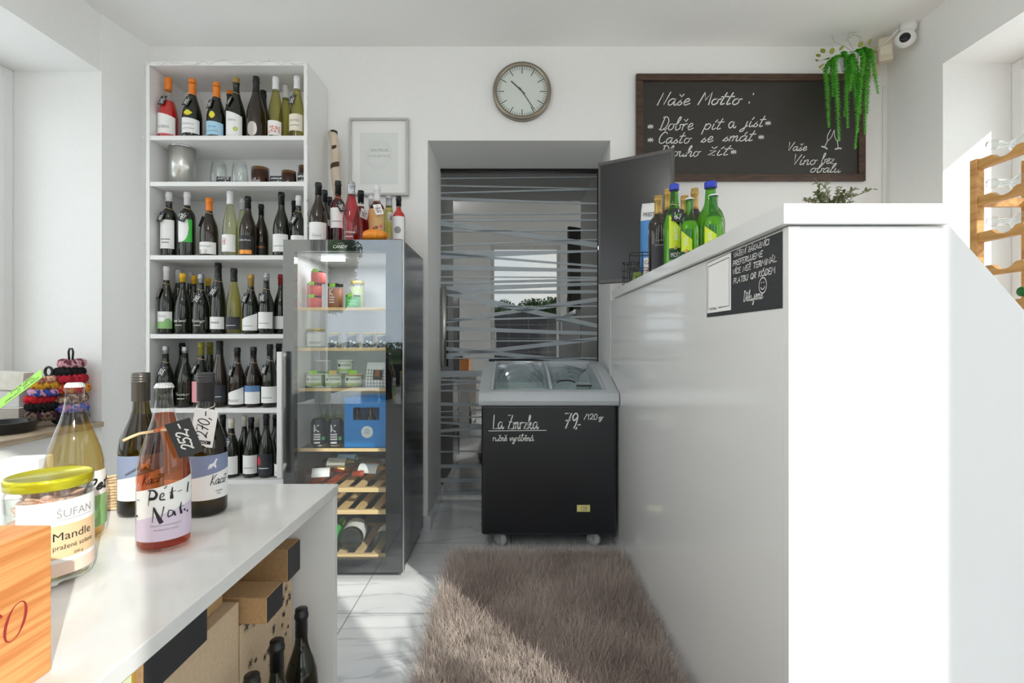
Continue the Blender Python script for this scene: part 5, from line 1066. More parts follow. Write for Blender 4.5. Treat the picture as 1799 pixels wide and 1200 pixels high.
# ------------------------------------------------------------------ bamboo rack with clear bottles
RXF, RXB, RY0, RY1 = 1.62, 1.80, 1.14, 1.785
rk = thing('bottle_rack', 'wooden bottle rack with clear bottles by the window, on the cabinet', 'rack', (0, 0, 0))
for y in (RY0, RY1 - .0):
    for x in (RXF, RXB): part(MB().box(x - .014, x + .014, y - .014, y + .014, .911, ZZ(278, 1.77) if 1 else 0), 'post', OAK, rk, bevel=.003)
RTZ = [ZZ(v, 1.735) for v in (283, 349, 414, 475)]; RTZ += [RTZ[-1] - .122, RTZ[-1] - .244]
def rail(z, x):
    top = []; n = 64; spots = [1.68, 1.575, 1.47, 1.365, 1.26]
    for i in range(n + 1):
        y = RY0 + .015 + (RY1 - RY0 - .03) * i / n; d = min(abs(y - s_) for s_ in spots); top.append((y, z + .017 - (math.sqrt(max(0, .036 ** 2 - d * d)) * .55 if d < .036 else 0)))
    return MB().prism([(RY0 + .015, z - .017), (RY1 - .015, z - .017)] + top[::-1], 'x', x - .009, x + .009)
for z in RTZ:
    part(rail(z, RXF), 'rail', OAK, rk); part(rail(z, RXB), 'rail', OAK, rk)
for y in (RY0, RY1):
    for k in (1, 4): part(MB().box(RXF + .0145, RXB - .0145, y - .008, y + .008, RTZ[k] - .015, RTZ[k] + .015), 'end_bar', OAK, rk)
GR = 'clear bottles lying in the wooden rack'
nth = ('top', 'second', 'third')
for i in range(3):
    for j, y in enumerate((1.68, 1.47)):
        zc = RTZ[i] + .017 - .036 * .55 + .0335
        bottle((1.885, y, zc + .004), 'bordeaux', .32, gl=G_CLEAR, capstyle='none', R=.036, tilt=(-PI / 2, 0, PI / 2), label='empty clear bottle lying in the %s row of the rack, %s' % (nth[i], 'by the far post' if j == 0 else 'second from the far post'), group=GR, cat='bottle', name='glass_bottle')
zc = RTZ[4] + .017 - .02 + .0335
bottle((1.885, 1.575, zc + .004), 'bordeaux', .32, gl=G_GREEN, liquid=L_GREEN, fill=.6, cap=mat('deep_green', lin(20, 110, 40), .4), R=.036, tilt=(-PI / 2, 0, PI / 2), label='green bottle lying low in the wooden rack', group=GR, cat='bottle', name='glass_bottle')
# ------------------------------------------------------------------ display table in front
TZ = .67; TX1, TY1, TX0, TY0 = -.463, 1.368, -1.32, .22
tb = thing('display_table', 'glossy white display table with open front holding cartons below', 'table', (0, 0, 0))
STONE = noisy('white_stone', (.70, .70, .70), (.78, .78, .77), 7, .10, lo=.3, hi=.7)
part(MB().box(TX0, TX1, TY0, TY1, TZ - .026, TZ), 'tabletop', STONE, tb, bevel=.002)
part(MB().box(TX0 + .01, TX1 - .002, TY1 - .028, TY1 - .004, 0, TZ - .0262), 'end_panel', WHITE, tb, bevel=.001)
part(MB().box(TX0 + .01, TX1 - .002, TY0 + .004, TY0 + .028, 0, TZ - .0262), 'end_panel', WHITE, tb, bevel=.001)
part(MB().box(TX0 + .012, TX0 + .03, TY0 + .03, TY1 - .03, 0, TZ - .0262), 'rear_panel', WHITE, tb)
part(MB().box(TX0 + .031, TX1 - .006, TY0 + .03, TY1 - .03, .078, .10), 'bottom_shelf', WHITE, tb)
TS = TZ + .0006
# wooden wine crate
wc = thing('wine_crate', 'orange pine wine crate with red lettering at the table corner', 'crate', (0, 0, 0))
bx1, by1, bz1 = -.532, .592, TZ + .168
part(MB().box(-.80, bx1, .24, by1, TS, bz1), 'box', PINE, wc, bevel=.0015)
m = MB(); M = plane_map((bx1 + .0004, 0, 0), (0, 1, 0), (0, 0, 1), (1, 0, 0))
RED2 = mat('brand_red', lin(160, 40, 44), .7)
def oval(cx, cz, rx, rz, wmax, sl):
    vs = []; n = 40
    for i in range(n + 1):
        a = 2 * PI * i / n; w = wmax * (.28 + .72 * abs(math.cos(a)))
        for s_ in (0, 1): vs.append(M(cx + (rx - s_ * w) * math.cos(a) + sl * (rz - s_ * .001) * math.sin(a), cz + (rz - s_ * wmax * .25) * math.sin(a), .0002))
    m.add(vs, [(2 * i, 2 * i + 1, 2 * i + 3, 2 * i + 2) for i in range(n)], 0)
zo = ZZ(1095, .545); oval(.5485, zo, .0125, .019, .0035, .25)
m.ribbon(smooth([(.533, zo + .013), (.527, zo + .018), (.518, zo + .015), (.517, zo + .006), (.525, zo), (.527, zo - .010), (.519, zo - .018), (.509, zo - .014)]), .003, M, 0, .0002)
part(m, 'lettering', RED2, wc, recalc=False)
# almond jar
jr, jh = .0555, .166; J = Vector((XX(88, .825), .825, TS))
aj = thing('almond_jar', 'big glass jar of salted almonds with lime gold lid', 'jar', J, math.atan2(-J.x, J.y) * .75)
part(MB().lathe([(0, 0), (jr * .86, 0), (jr * .97, .006), (jr, .016), (jr, jh * .82), (jr * .985, jh * .86), (jr * .93, jh * .89), (jr * .93, jh * .97), (jr * .90, jh * .97), (jr * .90, jh * .89), (jr * .955, jh * .85), (jr * .96, .02), (jr * .9, .009), (0, .009)], 48), 'glass', G_CLEAR, aj)
ra = random.Random(31); alm = []
AM = noisy('almond_skin', lin(206, 158, 136), lin(234, 202, 186), 30, .6, stretch=(6, 1, 1))
am = MB(); rows_ = [(0, 0), (.0055, .001), (.0078, .007), (.0072, .013), (.004, .019), (0, .0215)]
for k in range(190):
    zz = .014 + (jh * .80 - .014) * k / 190; a = k * 2.39996 + ra.uniform(-.2, .2); rr = jr * .95 - .011 - (0 if k % 4 else ra.uniform(0, .02))
    if k > 160: rr = ra.uniform(0, jr * .8 - .004); zz = jh * .76 + ra.uniform(0, .012)
    am.lathe(rows_, 9, 0, Matrix.Translation((rr * math.cos(a), rr * math.sin(a), zz)) @ Matrix.Rotation(a + PI / 2, 4, 'Z') @ Matrix.Rotation(ra.uniform(.9, 1.9), 4, 'X') @ Matrix.Translation((0, 0, -.0107)), True, 1, .62)
am.lathe([(0, .012), (jr * .72, .012), (jr * .72, jh * .76), (0, jh * .76)], 24)
part(am, 'almonds', AM, aj)['kind'] = 'stuff'
part(MB().lathe([(jr * .965, jh * .895), (jr * 1.0, jh * .90), (jr * 1.005, jh * .985), (jr * .985, jh * 1.0), (jr * .95, jh * 1.004), (jr * .93, jh * .996), (0, jh * .994)], 56), 'lid', mat('lime_gold_lid', lin(196, 190, 40), .22, .55), aj)
m = MB(); M = cyl_map(jr + .0006, .70); s = jr * 1.28
m.strip(-s, s, jh * .10, jh * .80, M, 0, 24); m.strip(-s * .42, s * .62, jh * .26, jh * .57, M, 1, 14, .0004); m.strip(-s, s, jh * .10, jh * .22, M, 4, 20, .0004)
printed(m, 'ŠUFAN', -s * .30, s * .42, jh * .64, .0125, M, 2, .0008); m.strip(-s * .30, s * .42, jh * .615, jh * .62, M, 2, 8, .0006)
printed(m, 'Mandle', -s * .36, s * .40, jh * .43, .0125, M, 3, .0009); printed(m, 'pražené solené', -s * .36, s * .46, jh * .345, .0075, M, 3, .0009); printed(m, '200 g', s * .0, s * .2, jh * .275, .004, M, 3, .0009)
part(m, 'label', [PAPER, col(222, 190, 150, .6), col(150, 150, 150), INK, col(232, 206, 190, .6)], aj, recalc=False)
# table bottles
GT = 'wine bottles on the display table'
def tlab(m, R, H, M, s, a, b): m.strip(-s, s, a, lambda t: a + (b - a) * .56, M, 1, 10, .0004); pen(m, 'Pet', -s * .3, s * .6, a + (b - a) * .66, (b - a) * .2, M, 2, .004, .2); return [LGREEN, INK]
bottle((XX(132, .99), .99, TS), 'crown', .298, gl=G_CLEAR, liquid=L_GOLD, fill=.765, cap=mat('white_metal', (.72, .72, .72), .3, .5), capstyle='crown', R=.0475, yaw=.9, lab=L(.08, .44, 1.2, extra=tlab), label='clear golden sparkling bottle with silver crown cap behind the almond jar', group=GT, n=48)
def kac(m, R, H, M, s, a, b):
    h = b - a
    m.strip(-s, s, lambda t: a + h * (.56 + .10 * t / s), lambda t: b, M, 1, 14, .0004)
    hs = [(-.10,.74),(-.06,.80),(.02,.81),(.10,.83),(.16,.90),(.20,.92),(.24,.88),(.19,.86),(.17,.80),(.19,.70),(.16,.70),(.13,.76),(.05,.75),(.0,.70),(-.03,.70),(-.03,.76),(-.07,.75),(-.10,.69),(-.12,.69)]
    c = (.04, .78); vs = [M(s * (p[0] * 1.0 + .10), a + h * p[1], .0008) for p in hs]; m.add(vs + [M(s * .14, a + h * .78, .0008)], [(i, (i + 1) % len(hs), len(hs)) for i in range(len(hs))], 2)
    pen(m, 'Kacíř', s * .05, s * .78, a + h * .33, h * .22, M, 3, .0015, .3); printed(m, 'VALBAR', s * .25, s * .55, a + h * .16, h * .035, M, 3, .0008); printed(m, '2022', s * .32, s * .48, a + h * .10, h * .03, M, 3, .0008)
    return [col(128, 140, 172, .5), col(236, 236, 240, .5), INK]
GO = glass('green_brown_glass', (.34, .29, .07), (.03, .028, .010))
LW = glass('bottled_wine', (.72, .60, .20), (.3, .22, .05), refl=.1)
GCAP = mat('gunmetal_cap', lin(96, 92, 88), .34, .75)
for px, lb, pr, tg, ty, yw in ((248, 'dark bottle with grey screw cap standing behind the pink one on the table', None, 'white', 0, .25), (362, 'dark bottle with horse label and white price tag on the table', '270,-', 'white', .15, .35)):
    Y = 1.14; bt_ = bottle((XX(px, Y), Y, TS), 'burgundy', .309, gl=GO, liquid=LW, fill=.70, cap=GCAP if px < 300 else mat('charcoal_cap', lin(66, 64, 66), .4, .5), capstyle='screw', cap_z=.80, R=.043, yaw=yw, lab=L(.12, .43, 1.25, extra=kac), label=lb, group=GT, n=48)
    if pr:
        m = MB(); o = Vector((.007, -.044, .194)); u = Vector((.98, 0, -.17)).normalized(); v = Vector((.17, -.12, .95)).normalized(); nn = v.cross(u); nn = -nn if nn.y > 0 else nn
        M = plane_map(o, u, v, nn); w, h = .0225, .042; e = .0004
        m.add([M(x, y, zz) for zz in (-e, e) for x, y in ((-w, -h), (w, -h), (w, h), (-w, h))], [(0, 3, 2, 1), (4, 5, 6, 7), (0, 1, 5, 4), (1, 2, 6, 5), (2, 3, 7, 6), (3, 0, 4, 7)], 0)
        MR = lambda a_, b_, e_=0: M(b_ * -1, a_, e_)
        pen(m, '270,-', -.022, .036, -.009, .022, MR, 1, .0022, .1, .0008); m.strip(-w * .75, w * .8, -h * .84, -h * .66, M, 1, 2, .0008); printed(m, 'VINO', -w * .6, w * .5, -h * .81, .005, M, 0, .0012)
        pt = part(m, 'price_tag', [PAPER, INK], bt_, recalc=False)
        part(MB().tube([(.0175 * math.cos(a), .0175 * math.sin(a), .237 + .006 * math.sin(a)) for a in [i * PI / 10 for i in range(20)]], .0009, 5, closed=True), 'string', PAPER, pt)
def petnat(m, R, H, M, s, a, b):
    h = b - a
    m.strip(-s, s, a, lambda t: a + h * (.50 + .13 * t / s), M, 1, 16, .0004)
    def brush(p, w0, w1):
        p = smooth(p, 4); N = len(p)
        for i in range(N - 1): f = i / (N - 1); m.ribbon([(p[i][0] * s, a + h * p[i][1]), (p[i + 1][0] * s, a + h * p[i + 1][1])], w0 * (1 - f) + w1 * f, M, 2, .0008)
    brush([(-.46, .66), (-.44, .80), (-.40, .92)], .001, .0022); brush([(-.46, .93), (-.30, .93), (-.22, .86), (-.28, .79), (-.42, .78)], .0022, .0056)
    brush([(-.13, .79), (-.02, .82), (-.04, .87), (-.11, .84), (-.12, .76), (.0, .75)], .001, .0026); brush([(.0, .95), (.06, .99)], .0015, .0025); brush([(.22, .95), (.20, .84), (.20, .76)], .0016, .006); brush([(.14, .86), (.32, .88)], .0012, .0018); brush([(.38, .85), (.52, .86)], .0012, .003); brush([(-.92, .75), (-.80, .75)], .0012, .002)
    brush([(-.34, .36), (-.32, .50), (-.30, .62)], .001, .0018); brush([(-.30, .62), (-.20, .48), (-.10, .35)], .0025, .0075); brush([(-.12, .36), (-.06, .50), (-.02, .62)], .0012, .002)
    brush([(.24, .52), (.12, .54), (.10, .43), (.22, .45), (.26, .50), (.30, .43)], .0012, .0035); brush([(.50, .64), (.47, .54), (.50, .44)], .0014, .005); brush([(.42, .55), (.58, .57)], .001, .0018)
    brush([(.80, .96), (.74, .80)], .003, .009)
    for px_, pz in ((.62, .48), (-.92, .46), (.74, .44)): m.disc(px_ * s, a + h * pz, .0022, M, 2, 8, .0008)
    printed(m, 'PALAVA SAUVIGNON', -s * .4, s * .5, a + h * .27, h * .03, M, 3, .0008); printed(m, 'SPARKLING WINE', -s * .3, s * .4, a + h * .19, h * .03, M, 3, .0008)
    return [col(214, 200, 220, .5), INK, GREYINK]
Y = .958
pn = bottle((XX(289, Y), Y, TS), 'crown', .300, gl=G_CLEAR, liquid=L_ROSE, fill=.82, cap=mat('white_metal', (.72, .72, .72), .3, .5), capstyle='crown', R=.044, yaw=.28, lab=L(.07, .40, 1.22, extra=petnat, hi=lambda t: .035 * t), label='pink sparkling bottle with crown cap and lilac brush lettered label', group=GT, n=48)
m = MB(); o = Vector((.044, -.045, .204)); u = Vector((.95, -.05, .28)).normalized(); v = Vector((-.28, -.2, .93)).normalized(); v = (v - u * v.dot(u)).normalized(); nn = v.cross(u) * -1; nn = u.cross(v)
if nn.y > 0: nn = -nn
M = plane_map(o, u, v, nn); w, h = .0205, .0345; e = .0005
m.add([M(x, y, zz) for zz in (-e, e) for x, y in ((-w, -h), (w, -h), (w, h), (-w, h))], [(0, 3, 2, 1), (4, 5, 6, 7), (0, 1, 5, 4), (1, 2, 6, 5), (2, 3, 7, 6), (3, 0, 4, 7)], 0)
MR = lambda a_, b_, e_=0: M(-b_, a_, e_); pen(m, '252,-', -.024, .028, -.008, .018, MR, 1, .0026, .15, .0009)
pt = part(m, 'price_tag', [SLATE, CHALK], pn, recalc=False)
tw = [(.0195 * math.cos(a), .0195 * math.sin(a), .2165 + .004 * math.cos(a)) for a in [i * PI / 10 for i in range(20)]]
part(MB().tube(tw, .0025, 6, closed=True).tube([(-.010, -.0215, .2155), (-.022, -.0225, .214), (-.034, -.013, .2115), (-.045, -.018, .2075), (-.058, -.02, .201)], .0027, 6).tube([(.0, -.0205, .2165), (.020, -.030, .219), (.036, -.040, .226)], .0025, 6), 'twine', TWINE, pt)
# small wicker basket and a white box at the far table edge
wb_ = thing('wicker_basket', 'small round wicker basket behind the bottles on the table', 'basket', (-.915, 1.20, TS)); m = MB()
for k in range(9): m.tube([((.052 + .0015 * (1 if (i + k) % 2 else -1)) * math.cos(i * PI / 14), (.052 + .0015 * (1 if (i + k) % 2 else -1)) * math.sin(i * PI / 14), .004 + k * .0065) for i in range(28)], .0034, 5, closed=True)
m.lathe([(0, 0), (.05, 0), (.05, .004), (0, .004)], 20)
part(m, 'woven_body', noisy('wicker', lin(188, 160, 124), lin(214, 190, 156), 60, .8), wb_)
pb = MB().box(-.04, .04, -.03, .03, 0, .094).build('paper_box', PAPER, loc=(XX(47, 1.26), 1.26, TS), bevel=.0015); pb.rotation_euler = (0, 0, .25); tag(pb, 'plain white paper box standing sunlit at the far table edge', 'box')

# ---- cartons and bottles on the shelf under the table
GC = 'cartons under the display table'
def carton(x0, x1, y0, y1, z0, z1, m_, label, name='carton', end=None, seam=None, extra=None, tape=None):
    t = thing(name, label, 'box', ((x0 + x1) / 2, (y0 + y1) / 2, z0 + .0008), 0, GC); a, b, h = (x1 - x0) / 2, (y1 - y0) / 2, z1 - z0 - .001
    part(MB().box(-a, a, -b, b, 0, h), 'body', m_, t, bevel=.002)
    if end: part(MB().box(a + .0003, a + .0012, -b + .0015, b - .0015, .0015, h - .0015), 'end_sleeve', end, t)
    if seam or extra:
        q = MB(); M = plane_map((a + .0006, 0, 0), (0, 1, 0), (0, 0, 1), (1, 0, 0)); mats = [GREYINK]
        if seam: q.strip(-b, b, seam, seam + .0022, M, 0, 2)
        if extra: mats += extra(q, M, b, h)
        part(q, 'print', mats, t, recalc=False)
    return t
def stars(q, M, b, h):
    r_ = random.Random(4)
    for k in range(30):
        x, zz = r_.uniform(-b * .95, b * .95), r_.uniform(.01, h - .01); rr = r_.uniform(.005, .011)
        for j in range(4): a = j * PI / 4 + r_.uniform(-.2, .2); q.ribbon([(x - rr * math.cos(a), zz - rr * math.sin(a)), (x + rr * math.cos(a), zz + rr * math.sin(a))], .0014, M, 1, .0003)
        q.disc(x, zz, .0026, M, 1, 6, .0004)
    return [INK]
XC = -.565
carton(-.93, XC, .62, 1.062, .1006, .30, KRAFTL, 'lower big plain kraft carton under the table', seam=.16)
carton(-.93, XC, .62, 1.060, .3012, .512, KRAFTL, 'upper big plain kraft carton with an open top edge under the table')
carton(-.93, XC - .004, 1.072, 1.325, .1006, .285, KRAFTL, 'plain kraft carton under the star printed one')
carton(-.93, XC - .002, 1.070, 1.320, .2858, .455, KRAFTL, 'kraft carton printed with little black stars', extra=stars)
carton(-.90, -.553, 1.262, 1.335, .4558, .537, KRAFT, 'slim kraft gift box with black end lying at the table end panel', 'gift_box', end=SLATE)
carton(-.84, -.515, 1.075, 1.150, .4558, .512, KRAFT, 'slim kraft gift box jutting out furthest over the star carton', 'gift_box', end=SLATE)
carton(-.88, -.548, .76, .92, .5128, .590, KRAFT, 'slim box with wide black sleeve lying on the big kraft carton', 'gift_box', end=SLATE)
def bar_(q, M, b, h): q.strip(-b * .3, b * .8, h * .2, h * .75, M, 1, 2); [q.strip(-b * .2, b * .3, h * (.3 + .12 * k), h * (.34 + .12 * k), M, 0, 2, .0004) for k in range(3)]; return [col(224, 228, 190)]
carton(-.86, -.552, .655, .752, .5128, .585, GOLDCARD, 'gold coloured box with a pale sticker next to the black sleeved one', 'gift_box', extra=bar_)
carton(-.90, -.590, .945, 1.045, .5128, .575, KRAFT, 'slim plain kraft box behind the black sleeved box', 'gift_box')
GU = 'bottles on the shelf under the table'
for px, Y, yt, lb, lb2 in ((530, 1.228, 1070, 'dark bottle nearest the end panel under the table', None), (487, 1.10, 1126, 'dark bottle with white label under the table between two others', L(.2, .62, 1.5)), (443, .9945, 1187, 'dark bottle nearest the camera side of the trio under the table', None)):
    bottle((XX(px, Y), Y, .1005), 'burgundy', ZZ(yt, Y) - .1005, cap=CAPB, cap_z=.80, R=.0385, lab=lb2, label=lb, group=GU, n=36)

# ------------------------------------------------------------------ left window sill and what lies on it
sl_ = MB().box(-2.455, -2.035, .11, 2.557, .626, .6515); struct('window_sill', sl_, SILL, bevel=.003)
ZS = .652
tr = thing('round_tray', 'round black plastic tray on the wooden window sill', 'tray', (XX(8, 2.24), 2.24, ZS))
part(MB().lathe([(0, 0), (.094, 0), (.102, .006), (.106, .042), (.110, .044), (.110, .047), (.102, .047), (.098, .010), (0, .008)], 56), 'dish', mat('tray_black', (.02, .02, .022), .35), tr)
def scrunchie(px, py, Y, R, r, c1, c2, lbl, sc=40, tilt=0, sx=1.0):
    p = at(px, py, Y); nm = 'cloth_%s_%s' % (c1, c2)
    M_ = noisy(nm, lin(*c1), lin(*c2), sc, .9, detail=1, lo=.47, hi=.53)
    m = MB(); n, k = 96, 12; vs = []
    for i in range(n):
        a = 2 * PI * i / n
        for j in range(k):
            b = 2 * PI * j / k; rr = r * 1.25 * (1 + .30 * math.sin(17 * a + 2 * math.sin(b)) * (.5 + .5 * abs(math.cos(b))))
            vs.append(((R + rr * math.cos(b)) * math.cos(a) * sx, (R + rr * math.cos(b)) * math.sin(a), rr * 1.05 * math.sin(b)))
    m.add(vs, [(i * k + j, ((i + 1) % n) * k + j, ((i + 1) % n) * k + (j + 1) % k, i * k + (j + 1) % k) for i in range(n) for j in range(k)], 0, True)
    o = m.build('hair_scrunchie', M_); o.location = p; o.rotation_euler = (tilt, 0, random.uniform(0, 6)); return tag(o, lbl, 'scrunchie', 'scrunchies piled on the window sill')
BK = (14, 14, 18)
Ya, Yb2 = 2.48, 2.40
for px, py, R, r, c1, c2, lb in ((122, 734, .052, .017, BK, (30, 28, 34), 'black scrunchie at the foot of the taller pile'), (124, 716, .050, .015, (60, 84, 180), (170, 120, 160), 'blue and mauve scrunchie low in the taller pile'), (122, 699, .050, .016, (196, 160, 130), (110, 76, 70), 'beige striped scrunchie in the taller pile'), (126, 682, .052, .016, (198, 30, 50), (206, 150, 60), 'crimson and ochre scrunchie in the middle of the taller pile'),
                              (122, 665, .050, .016, (196, 40, 62), (160, 20, 40), 'crimson scrunchie under the black one'), (120, 653, .046, .015, BK, (24, 24, 28), 'black scrunchie near the top of the taller pile'), (124, 638, .038, .015, (222, 170, 178), (120, 60, 80), 'pink patterned scrunchie on top of the taller pile')):
    scrunchie(px + 3, py, Ya, R * .88, r, c1, c2, lb)
for px, py, R, r, c1, c2, lb in ((79, 730, .050, .015, (120, 100, 84), (60, 30, 44), 'brown patterned scrunchie at the foot of the lower pile'), (77, 713, .046, .014, BK, (24, 24, 28), 'black scrunchie in the lower pile'), (76, 701, .046, .014, (214, 26, 44), (160, 16, 30), 'red scrunchie in the lower pile'), (82, 689, .046, .013, (62, 84, 178), (214, 160, 190), 'blue and pink scrunchie in the lower pile'), (84, 677, .042, .013, (214, 160, 40), (150, 90, 40), 'mustard scrunchie on the lower pile'), (82, 667, .036, .012, (220, 176, 150), (170, 100, 90), 'peach scrunchie on top of the lower pile')):
    scrunchie(px - 4, py, Yb2, R * .86, r, c1, c2, lb)
lp = MB().tube([tuple(at(122, 632, 2.44)), tuple(at(121, 618, 2.44)), tuple(at(123, 612.5, 2.44)), tuple(at(127, 612.5, 2.44)), tuple(at(129, 618, 2.44)), tuple(at(128, 632, 2.44))], .0045, 8).build('hair_tie', BLACK); tag(lp, 'black elastic loop standing up on the pink scrunchie', 'hair tie')
lp2 = MB().tube([tuple(at(86 + 6.5 * math.cos(a), 653 + 8 * math.sin(a), 2.42)) for a in [i * PI / 10 for i in range(20)]], .006, 8, closed=True).build('hair_tie', BLACK); tag(lp2, 'black elastic ring beside the black scrunchie', 'hair tie')
# green card
gc = thing('price_card', 'lime green handwritten card leaning over the sill clutter', 'card', at(42, 682, 2.22))
A, B_, D_ = at(1, 703, 2.22), at(66, 655, 2.24), at(16, 711, 2.19)
m = MB(); o = gc.location; u = (B_ - A); Lw = u.length; u.normalize(); v = (A - D_); v = v - u * v.dot(u); v.normalize(); n_ = u.cross(v); n_ = n_ if n_.y < 0 else -n_
M = plane_map(A - o - v * .05, u, v, n_); e = .0006
m.add([M(x, y, zz) for zz in (-e, e) for x, y in ((-.01, 0), (Lw + .02, 0), (Lw + .02, .055), (-.01, .055))], [(0, 3, 2, 1), (4, 5, 6, 7), (0, 1, 5, 4), (1, 2, 6, 5), (2, 3, 7, 6), (3, 0, 4, 7)], 0)
for t_, x0, x1, z_ in (('STONE VZDY', .05, .16, .041), ('A TIP NA', .085, .17, .027), ('DRUHY DAREK', .02, .19, .010)): pen(m, t_, x0, x1, z_, .0095, M, 1, .0019, .1, .0010)
part(m, 'card', [LIME, INK], gc, recalc=False)
# folded papers and carton stacked at the window
def plain(name, px, py, Y, sx, sy, sz, rot, m_, lbl, cat, z=None):
    p = at(px, py, Y); b = MB().box(-sx / 2, sx / 2, -sy / 2, sy / 2, 0, sz).build(name, m_, loc=(p.x, p.y, p.z if z is None else z), bevel=.0015); b.rotation_euler = rot; return tag(b, lbl, cat)
GREYP = col(206, 206, 206, .7)
plain('paper_stack', 18, 0, 2.425, .17, .12, .088, (0, 0, .1), noisy('stacked_paper', lin(150, 140, 130), lin(222, 218, 212), 5, .8, stretch=(.2, .2, 60)), 'stack of grey and white paper sheets under the lime card', 'paper', ZS)
plain('card_box', 20, 0, 2.45, .15, .09, .075, (0, 0, .05), GREYP, 'pale carton standing on the paper stack at the window', 'box', ZS + .0885)
plain('folded_box', 25, 0, 2.44, .115, .06, .085, (0, .09, .12), noisy('offwhite_card', lin(216, 212, 202), lin(226, 222, 214), 30, .8), 'tilted off white box on top of the pale carton by the window', 'box', ZS + .169)

# ------------------------------------------------------------------ hanging plant, alarm sensor, camera
hp = thing('hanging_plant', 'bright green artificial trailing plant hanging over the chalkboard corner', 'plant', (0, 0, 0))
HC = at(1492, 112, 2.72)
part(MB().lathe([(0, -.035), (.030, -.035), (.046, .03), (.050, .034), (.046, .034), (.040, .02), (0, .02)], 28, 0, Matrix.Translation(HC)), 'pot', PVC, hp)
part(MB().tube([tuple(HC + Vector((0, .045, .02))), tuple(HC + Vector((0, .07, .05))), (HC.x, YB - .002, HC.z + .06)], .004, 6), 'hook', PVC, hp)
BEADG = noisy('bright_leaf', lin(70, 168, 40), lin(128, 212, 84), 90, .5)
ra = random.Random(21)
for (x0, y0, x1, y1, x2, y2, dY) in ((1468, 100, 1452, 118, 1457, 224, -.05), (1478, 98, 1468, 105, 1475, 248, -.07), (1482, 92, 1486, 100, 1490, 225, -.05), (1490, 96, 1497, 110, 1494, 160, -.08), (1497, 92, 1500, 110, 1508, 232, -.06), (1506, 88, 1516, 100, 1503, 262, -.07), (1512, 86, 1522, 100, 1520, 236, -.04), (1518, 84, 1526, 96, 1524, 200, -.03), (1520, 86, 1531, 92, 1543, 165, -.06), (1500, 96, 1509, 130, 1512, 200, -.03), (1472, 100, 1462, 112, 1464, 170, -.04), (1492, 96, 1493, 118, 1484, 205, -.03)):
    P = [at(x0, y0, 2.70), at(x1, y1, 2.70 + dY), at(x1 * .6 + x2 * .4, y1 * .6 + y2 * .4, 2.70 + dY), at(x2, y2, 2.70 + dY)]
    q = [P[0]] + P + [P[-1]]; pts = []
    for i in range(1, 4):
        a, b, c, d = q[i - 1:i + 3]
        for j in range(10): t_ = j / 10; pts.append(.5 * (2 * b + (c - a) * t_ + (2 * a - 5 * b + 4 * c - d) * t_ * t_ + (3 * b - a - 3 * c + d) * t_ ** 3))
    pts.append(P[-1]); m = MB(); m.tube(pts, .0022, 5, 0)
    ln = sum((pts[i + 1] - pts[i]).length for i in range(len(pts) - 1)); N = int(ln / .0062)
    for i in range(N):
        f = (i + .5) / N * (len(pts) - 1); j = min(len(pts) - 2, int(f)); p = pts[j].lerp(pts[j + 1], f - j); tp = 1 - .45 * max(0, i / N - .75) * 4
        for k in range(4):
            a = k * PI / 2 + i * .8 + ra.uniform(-.3, .3); leaf(m, p, (math.cos(a), math.sin(a), ra.uniform(-.5, .1)), .015 * tp, .0095 * tp, 0, .2)
    part(m, 'strand', BEADG, hp, recalc=False)
IVY = col(150, 156, 66, .6)
for px, py, d, s in ((1449, 94, (-.6, -.3, .4), .034), (1446, 112, (-.5, -.3, -.8), .038), (1457, 104, (-.8, -.4, -.2), .034), (1438, 108, (-.8, -.2, .3), .02), (1526, 80, (.3, -.4, .9), .034), (1530, 92, (.6, -.4, -.2), .030), (1462, 96, (-.2, -.5, .8), .034), (1475, 90, (.3, -.6, .5), .030), (1451, 118, (-.7, -.3, -.6), .034), (1512, 84, (-.3, -.6, .6), .032), (1442, 100, (-.9, -.2, .3), .030)):
    m = MB(); leaf(m, at(px, py, 2.66), d, s, s * .8, 0, .1); part(m, 'ivy_leaf', IVY, hp, recalc=False)
m = MB()
for pp in (((1495, 88), (1482, 80), (1466, 74), (1462, 62)), ((1500, 88), (1490, 70), (1492, 58), (1506, 56)), ((1508, 86), (1512, 66), (1500, 60), (1486, 72)), ((1470, 98), (1458, 102), (1448, 104), (1440, 108))):
    m.tube([tuple(at(x, y, 2.69)) for x, y in pp], .0011, 5)
part(m, 'tendrils', col(150, 150, 96, .7), hp)
ps_ = thing('alarm_sensor', 'cream motion sensor box mounted in the upper room corner', 'sensor', at(1556, 88, 2.72), -.5)
IV = mat('ivory_plastic', lin(216, 206, 184), .4)
part(MB().box(-.032, .032, -.018, .02, -.062, .062), 'housing', IV, ps_, bevel=.006, seg=3); part(MB().box(-.024, .024, -.0195, -.0185, -.03, .018), 'lens', mat('ivory_lens', lin(228, 222, 204), .3), ps_); part(MB().box(-.004, .004, -.0195, -.0185, .03, .033), 'led', GREYINK, ps_)
jb = thing('junction_box', 'flat cream junction box behind the trailing plant', 'box', at(1534, 104, 2.80)); part(MB().box(-.026, .026, -.02, .038, -.09, .06), 'cover', IV, jb, bevel=.004)
cm_ = thing('security_camera', 'white security camera with round black eye in the ceiling corner', 'camera', at(1592, 58, 2.62), -.55)
part(MB().lathe([(0, -.03), (.022, -.028), (.04, -.016), (.046, 0), (.04, .016), (.022, .028), (0, .03)], 32, 0, Matrix.Translation((-.002, 0, -.028)) @ R90), 'head', PVC, cm_)
part(MB().lathe([(0, -.03), (.02, -.026), (.034, -.012), (.038, 0), (.034, .012), (.02, .026), (0, .03)], 28, 0, Matrix.Translation((.012, .015, .035)) @ R90), 'back_shell', PVC, cm_)
